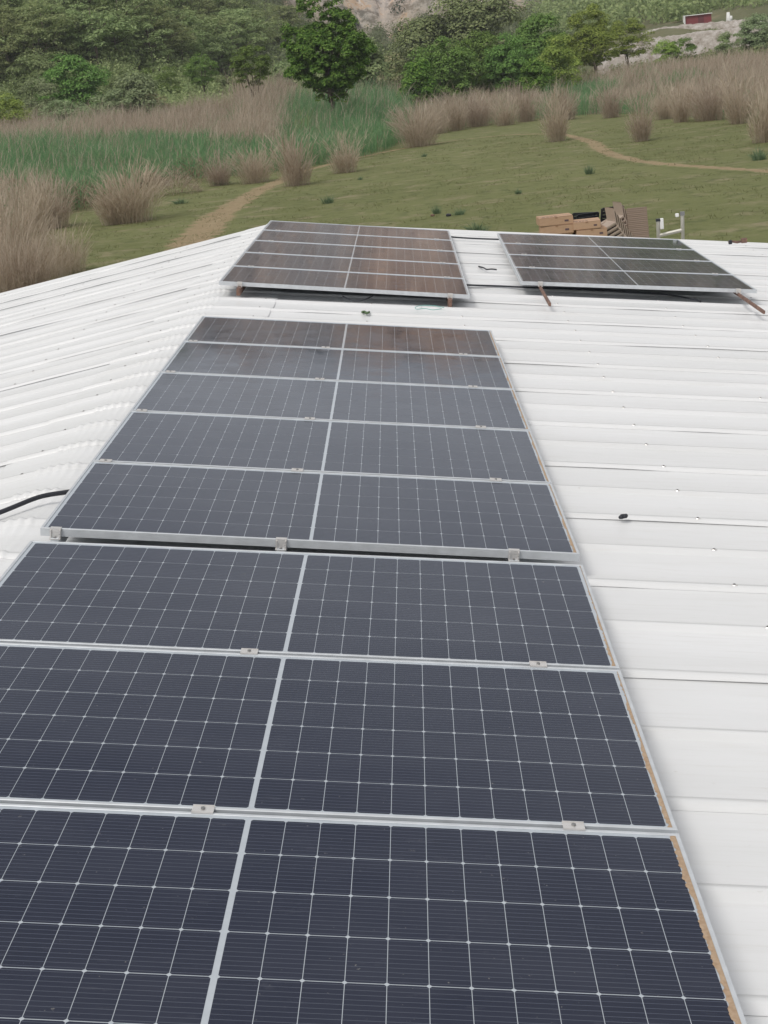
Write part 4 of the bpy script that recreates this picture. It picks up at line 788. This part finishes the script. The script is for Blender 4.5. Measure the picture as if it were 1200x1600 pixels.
TR = [ # u, vtop, vbot, width, r, material, label, shape, nclumps
 (712, -8, 110, 190, 215, 'leaf_olive', 'wide hazy olive tree crown behind the green trees right of centre', WIDE, 130),
 (690, 62, 128, 120, 160, 'leaf_green', 'broad green tree with dark shade inside, right of the valley gap', WIDE, 100),
 (748, 52, 126, 86, 165, 'leaf_green', 'green tree between the broad green one and the pale fringed one', ROUND, 80),
 (798, 56, 124, 80, 162, 'leaf_green', 'green tree with yellow tipped leaves above the reed row', ROUND, 80),
 (846, 22, 118, 96, 172, 'leaf_green', 'tall rounded green tree left of the brightest tree', ROUND, 90),
 (872, 60, 112, 70, 160, 'leaf_bright', 'low yellow green tree in front of the tall rounded one', ROUND, 60),
 (926, 4, 108, 96, 168, 'leaf_bright', 'brightest yellow green tree with a pointed top', [(0, 0, 0.35, 0.42, 0.4, 0.34), (-0.05, 0, 0.7, 0.24, 0.24, 0.28)], 100),
 (978, 26, 98, 70, 175, 'leaf_bright', 'right shoulder tree of the bright green group, beside the gravel bank', WIDE, 60),
 (572, 62, 135, 58, 175, 'leaf_olive', 'olive bush just right of the big dark tree', ROUND, 50),
 (612, 84, 132, 46, 230, 'leaf_tan', 'dull grey green bush in the valley gap', ROUND, 40),
 (650, 98, 128, 40, 155, 'leaf_dark', 'low dark bush at the left foot of the broad green tree', ROUND, 40),
 (838, 92, 122, 44, 156, 'leaf_dark', 'small dark laurel like bush among the green trees', ROUND, 40),
 (112, 82, 158, 112, 172, 'leaf_green', 'dense rich green rounded tree among the pale willows on the left', WIDE, 90),
 (52, 84, 150, 92, 180, 'leaf_olive', 'grey olive tree left of the dense green one', WIDE, 70),
 (178, 92, 140, 90, 190, 'leaf_olive', 'soft grey olive tree behind the pale willows', WIDE, 60),
 (62, 122, 165, 66, 165, 'leaf_pale', 'pale willow bush in front of the grey olive tree', ROUND, 50),
 (170, 132, 172, 84, 162, 'leaf_pale', 'broad pale willow bush right of the dense green tree', WIDE, 60),
 (212, 122, 168, 54, 163, 'leaf_pale', 'tallest pale willow bush at the end of the willow row', ROUND, 50),
 (98, 148, 180, 96, 158, 'leaf_pale', 'low pale willow bush in the middle of the row', WIDE, 60),
 (14, 150, 192, 62, 156, 'leaf_bright', 'yellow green bush at the left picture edge', ROUND, 50),
 (240, 142, 172, 40, 168, 'leaf_tan', 'small olive tan bush at the right end of the willows', ROUND, 30),
 (250, 98, 138, 70, 200, 'leaf_green', 'dark green bush below the pines', WIDE, 40),
 (360, 112, 136, 44, 205, 'leaf_olive', 'grey bush between the two small green trees', ROUND, 30),
 (442, 96, 132, 40, 200, 'leaf_olive', 'olive bush seen through the left of the big tree', ROUND, 30),
 (1040, 62, 92, 40, 185, 'leaf_bright', 'fresh green shrub on the white gravel bank', WIDE, 30),
 (1066, 58, 84, 36, 190, 'leaf_green', 'green shrub in the middle of the gravel bank', ROUND, 30),
 (1100, 50, 66, 60, 225, 'leaf_olive', 'low olive hedge between the two pale strips', WIDE, 30),
 (1142, 52, 92, 46, 182, 'leaf_olive', 'grey green willow shrub right of the gravel bank', ROUND, 40),
 (1184, 24, 96, 52, 186, 'leaf_pale', 'tall pale willow at the right picture edge', ROUND, 50),
]
for i, (u, vt, vb, wp, r, mm, lb, sh, nc) in enumerate(TR):
    tree(u, vt, vb, wp, r, M[mm], 'bush' if ('bush' in lb or 'shrub' in lb or 'hedge' in lb) else 'broadleaf_tree', lb, 'bush' if ('bush' in lb or 'shrub' in lb or 'hedge' in lb) else 'tree', 400 + i, ncl=int(nc * 1.35), per=210, cr=0.125 if wp > 60 else 0.17, ls=0.0145 if wp > 60 else 0.023, shape=sh, group=None, trunk=(mm == 'leaf_bright' and u > 900 and u < 1000))
# reed canes in front of the big tree
CN = clump_mesh(95, 160, 0.7, 4.6, 0.14, M['leaf_olive'], 0.035, 2)
p = ter_pt(462, 118, 140); o = obj('cane_clump', CN); o.location = (p[0], p[1], GZ); tag(o, 'pale green giant cane clump in front of the big dark tree', 'reeds')

# pines of the left hill
PT = []
for i in range(5):
    rs = np.random.RandomState(600 + i); nl = rs.randint(3, 6); el = []
    for k in range(nl): a_ = rs.uniform(0, 6.28); el.append((math.cos(a_) * 0.26, math.sin(a_) * 0.26, rs.uniform(0.5, 0.80), 0.27, 0.27, 0.12))
    el.append((0, 0, 0.80, 0.27, 0.27, 0.15)); el.append((0, 0, 0.36, 0.34, 0.34, 0.18)); el.append((0.05, 0, 0.55, 0.40, 0.40, 0.16)); (V, F), cen = crown(rs, el, 66, 64, 0.115, 0.021, 0.6, up=1.0)
    cm = mesh_np('crown', V, F, M['pine']); tb = limbs(rs, 0.92, 0.022, cen, 6, 0.4).build('trunk', M['bark'], smooth=True); tm = tb.data; bpy.data.objects.remove(tb); PT.append((cm, tm))
rs = np.random.RandomState(9); cnt = 0; pts = []
for _ in range(14000):
    if cnt >= 285: break
    r = 196 + 150 * rs.rand() ** 1.25; a_ = rs.uniform(-17, -4.4); hmin = np.interp(a_, [-17, -9, -6, -4.4], [196, 222, 262, 300])
    if r < hmin: continue
    x, y = CAM[0] + r * math.sin(math.radians(a_)), CAM[1] + r * math.cos(math.radians(a_))
    if any((x - q[0]) ** 2 + (y - q[1]) ** 2 < 13 for q in pts): continue
    z = float(terr(np.array([a_]), np.array([r]))[0]); elv = math.degrees(math.atan2(z - CAM[2], r))
    if elv > np.interp(a_, [-8.0, -5.2], [5.2, 1.0]): continue
    pts.append((x, y)); cnt += 1; h = rs.uniform(7, 11); e = empty('pine_tree', (x, y, z - 0.5)); e.scale = (h, h, h); e.rotation_euler = (0, 0, rs.uniform(0, 6.28))
    tag(e, 'umbrella shaped pine among the others covering the left hillside', 'pine tree', 'pines covering the left hillside'); cm, tm = PT[rs.randint(5)]; obj('crown', cm, e); obj('trunk', tm, e)
# far wood and scrub (one mass each)
def mass(nm, lb, n, sampler, m, hs, ls, per, seed):
    rs = np.random.RandomState(seed); C = []; Nn = []
    for _ in range(n):
        s = sampler(rs)
        if s is None: continue
        a_, r = s; z = float(terr(np.array([a_]), np.array([r]))[0]); c = np.array([CAM[0] + r * math.sin(math.radians(a_)), CAM[1] + r * math.cos(math.radians(a_)), z]); h = rs.uniform(*hs)
        q = rs.normal(0, 1, (per, 3)); q /= np.linalg.norm(q, axis=1)[:, None]; q[:, 2] = abs(q[:, 2]); C.append(c + q * np.array([h * 0.55, h * 0.55, h * 0.9]) * rs.uniform(0.6, 1.1, (per, 1))); Nn.append(q + rs.normal(0, 0.4, (per, 3)))
    C = np.concatenate(C); Nn = np.concatenate(Nn); V, F = leaf_quads(C, Nn, ls, rs); return tag(obj(nm, mesh_np(nm, V, F, m)), lb, 'wood', kind='stuff')
mass('distant_pine_wood', 'pine wood higher up and behind the left hillside', 1500, lambda rs: (rs.uniform(-32, -6.3), 250 + 420 * rs.rand() ** 0.8), M['pine'], (5, 9), 0.75, 60, 71)
mass('valley_scrub', 'bushes and small trees covering the lower slope in front of the cliff', 900, lambda rs: (rs.uniform(-6.5, 6.5), rs.uniform(245, 425)), M['scrub'], (2.0, 4.5), 0.30, 100, 72)
mass('undergrowth', 'low bushes and undergrowth between the reeds and the pine hill', 2300, lambda rs: (lambda a_, q: (a_, q))(rs.uniform(-19, -2), 172 + 170 * rs.rand() ** 1.1), M['pine'], (1.4, 4.2), 0.22, 110, 75)
mass('valley_bushes', 'low olive bushes on the flat ground behind the reeds', 1000, lambda rs: (lambda a_, q: (a_, 158 + q * (104 if a_ < 6.5 else 36)))(rs.uniform(-9, 16), rs.rand()), M['leaf_olive'], (0.6, 1.9), 0.15, 80, 76)
mass('right_slope_wood', 'dark green scrub wood on the slope at the upper right', 1500, lambda rs: (lambda a_, q: (a_, 290 + 170 * q if rs.rand() < 0.85 else 460 + 240 * q))(rs.uniform(4.5, 30), rs.rand()), M['pine'], (3, 7), 0.42, 100, 73)
def cl(rs):
    a_, r = rs.uniform(-9, 12), rs.uniform(425, 700)
    return (a_, r) if vnoise(np.array([a_ * 1.2]), np.array([r / 25]), 55)[0] > 0.42 else None
mass('cliff_shrubs', 'dark shrubs dotted over the rocky cliff', 1300, cl, M['cliff_scrub'], (1.5, 4.2), 0.4, 60, 74)

# the red shed and white post on the lane
def shed2():
    p0 = at_range(1071, 40, 262); p1 = at_range(1112, 37, 262); c = (p0 + p1) / 2; w_ = np.linalg.norm(p1 - p0); e = empty('red_shed', tuple(c)); e.rotation_euler = (0, 0, -0.17); tag(e, 'long low red shed with a white rimmed flat roof beside the pale lane', 'shed')
    b = MB(); b.box((0, 1.5, 0.45), (w_, 3, 2.1)); b.build('wall', mat('red_paint', (0.24, 0.055, 0.06), 0.7), e)
    b = MB(); b.box((-0.1, 1.5, 1.56), (w_ + 0.5, 3.6, 0.12)); b.build('roof', M['whitep'], e)
    b = MB(); b.box((-w_ / 2 - 0.1, -0.2, 0.5), (0.25, 0.2, 2.0)); b.box((-w_ / 2 - 0.28, 0.4, 1.0), (0.15, 0.8, 0.9)); b.build('post', M['whitep'], e)
    b = MB(); b.box((w_ * 0.1, -0.03, 0.4), (0.9, 0.05, 1.8)); b.build('door', mat('dark_red_door', (0.14, 0.035, 0.04), 0.6), e)
shed2()
p = at_range(1138, 28, 266); b = MB(); b.tube([p + [0, 0, -1.5], p + [0, 0, -0.5], p + [0, 0, 0.9]], [0.35, 0.4, 0.25], 8); b.tube([p + [0.4, 0, -0.5], p + [0.45, 0, 0.3]], [0.3, 0.2], 8); tag(b.build('white_water_tank', M['whitep'], smooth=True), 'small white tank standing in the scrub right of the red shed', 'tank')

# ------------------------------------------------------------------ air
hz = MB(); hz.box((0, 420, 84), (1900, 1900, 176)); ho = hz.build('haze', mat('haze_air')); tag(ho, 'thin pale haze filling the valley air', 'haze', kind='stuff')
hm_ = ho.data.materials[0]; hm_.node_tree.nodes.remove(bsdf(hm_)); pv = N(hm_, 'ShaderNodeVolumePrincipled'); pv.inputs['Color'].default_value = (0.93, 0.95, 1.0, 1); pv.inputs['Density'].default_value = 0.00028; pv.inputs['Anisotropy'].default_value = 0.2
LK(hm_, pv.outputs[0], hm_.node_tree.nodes['Material Output'].inputs['Volume'])
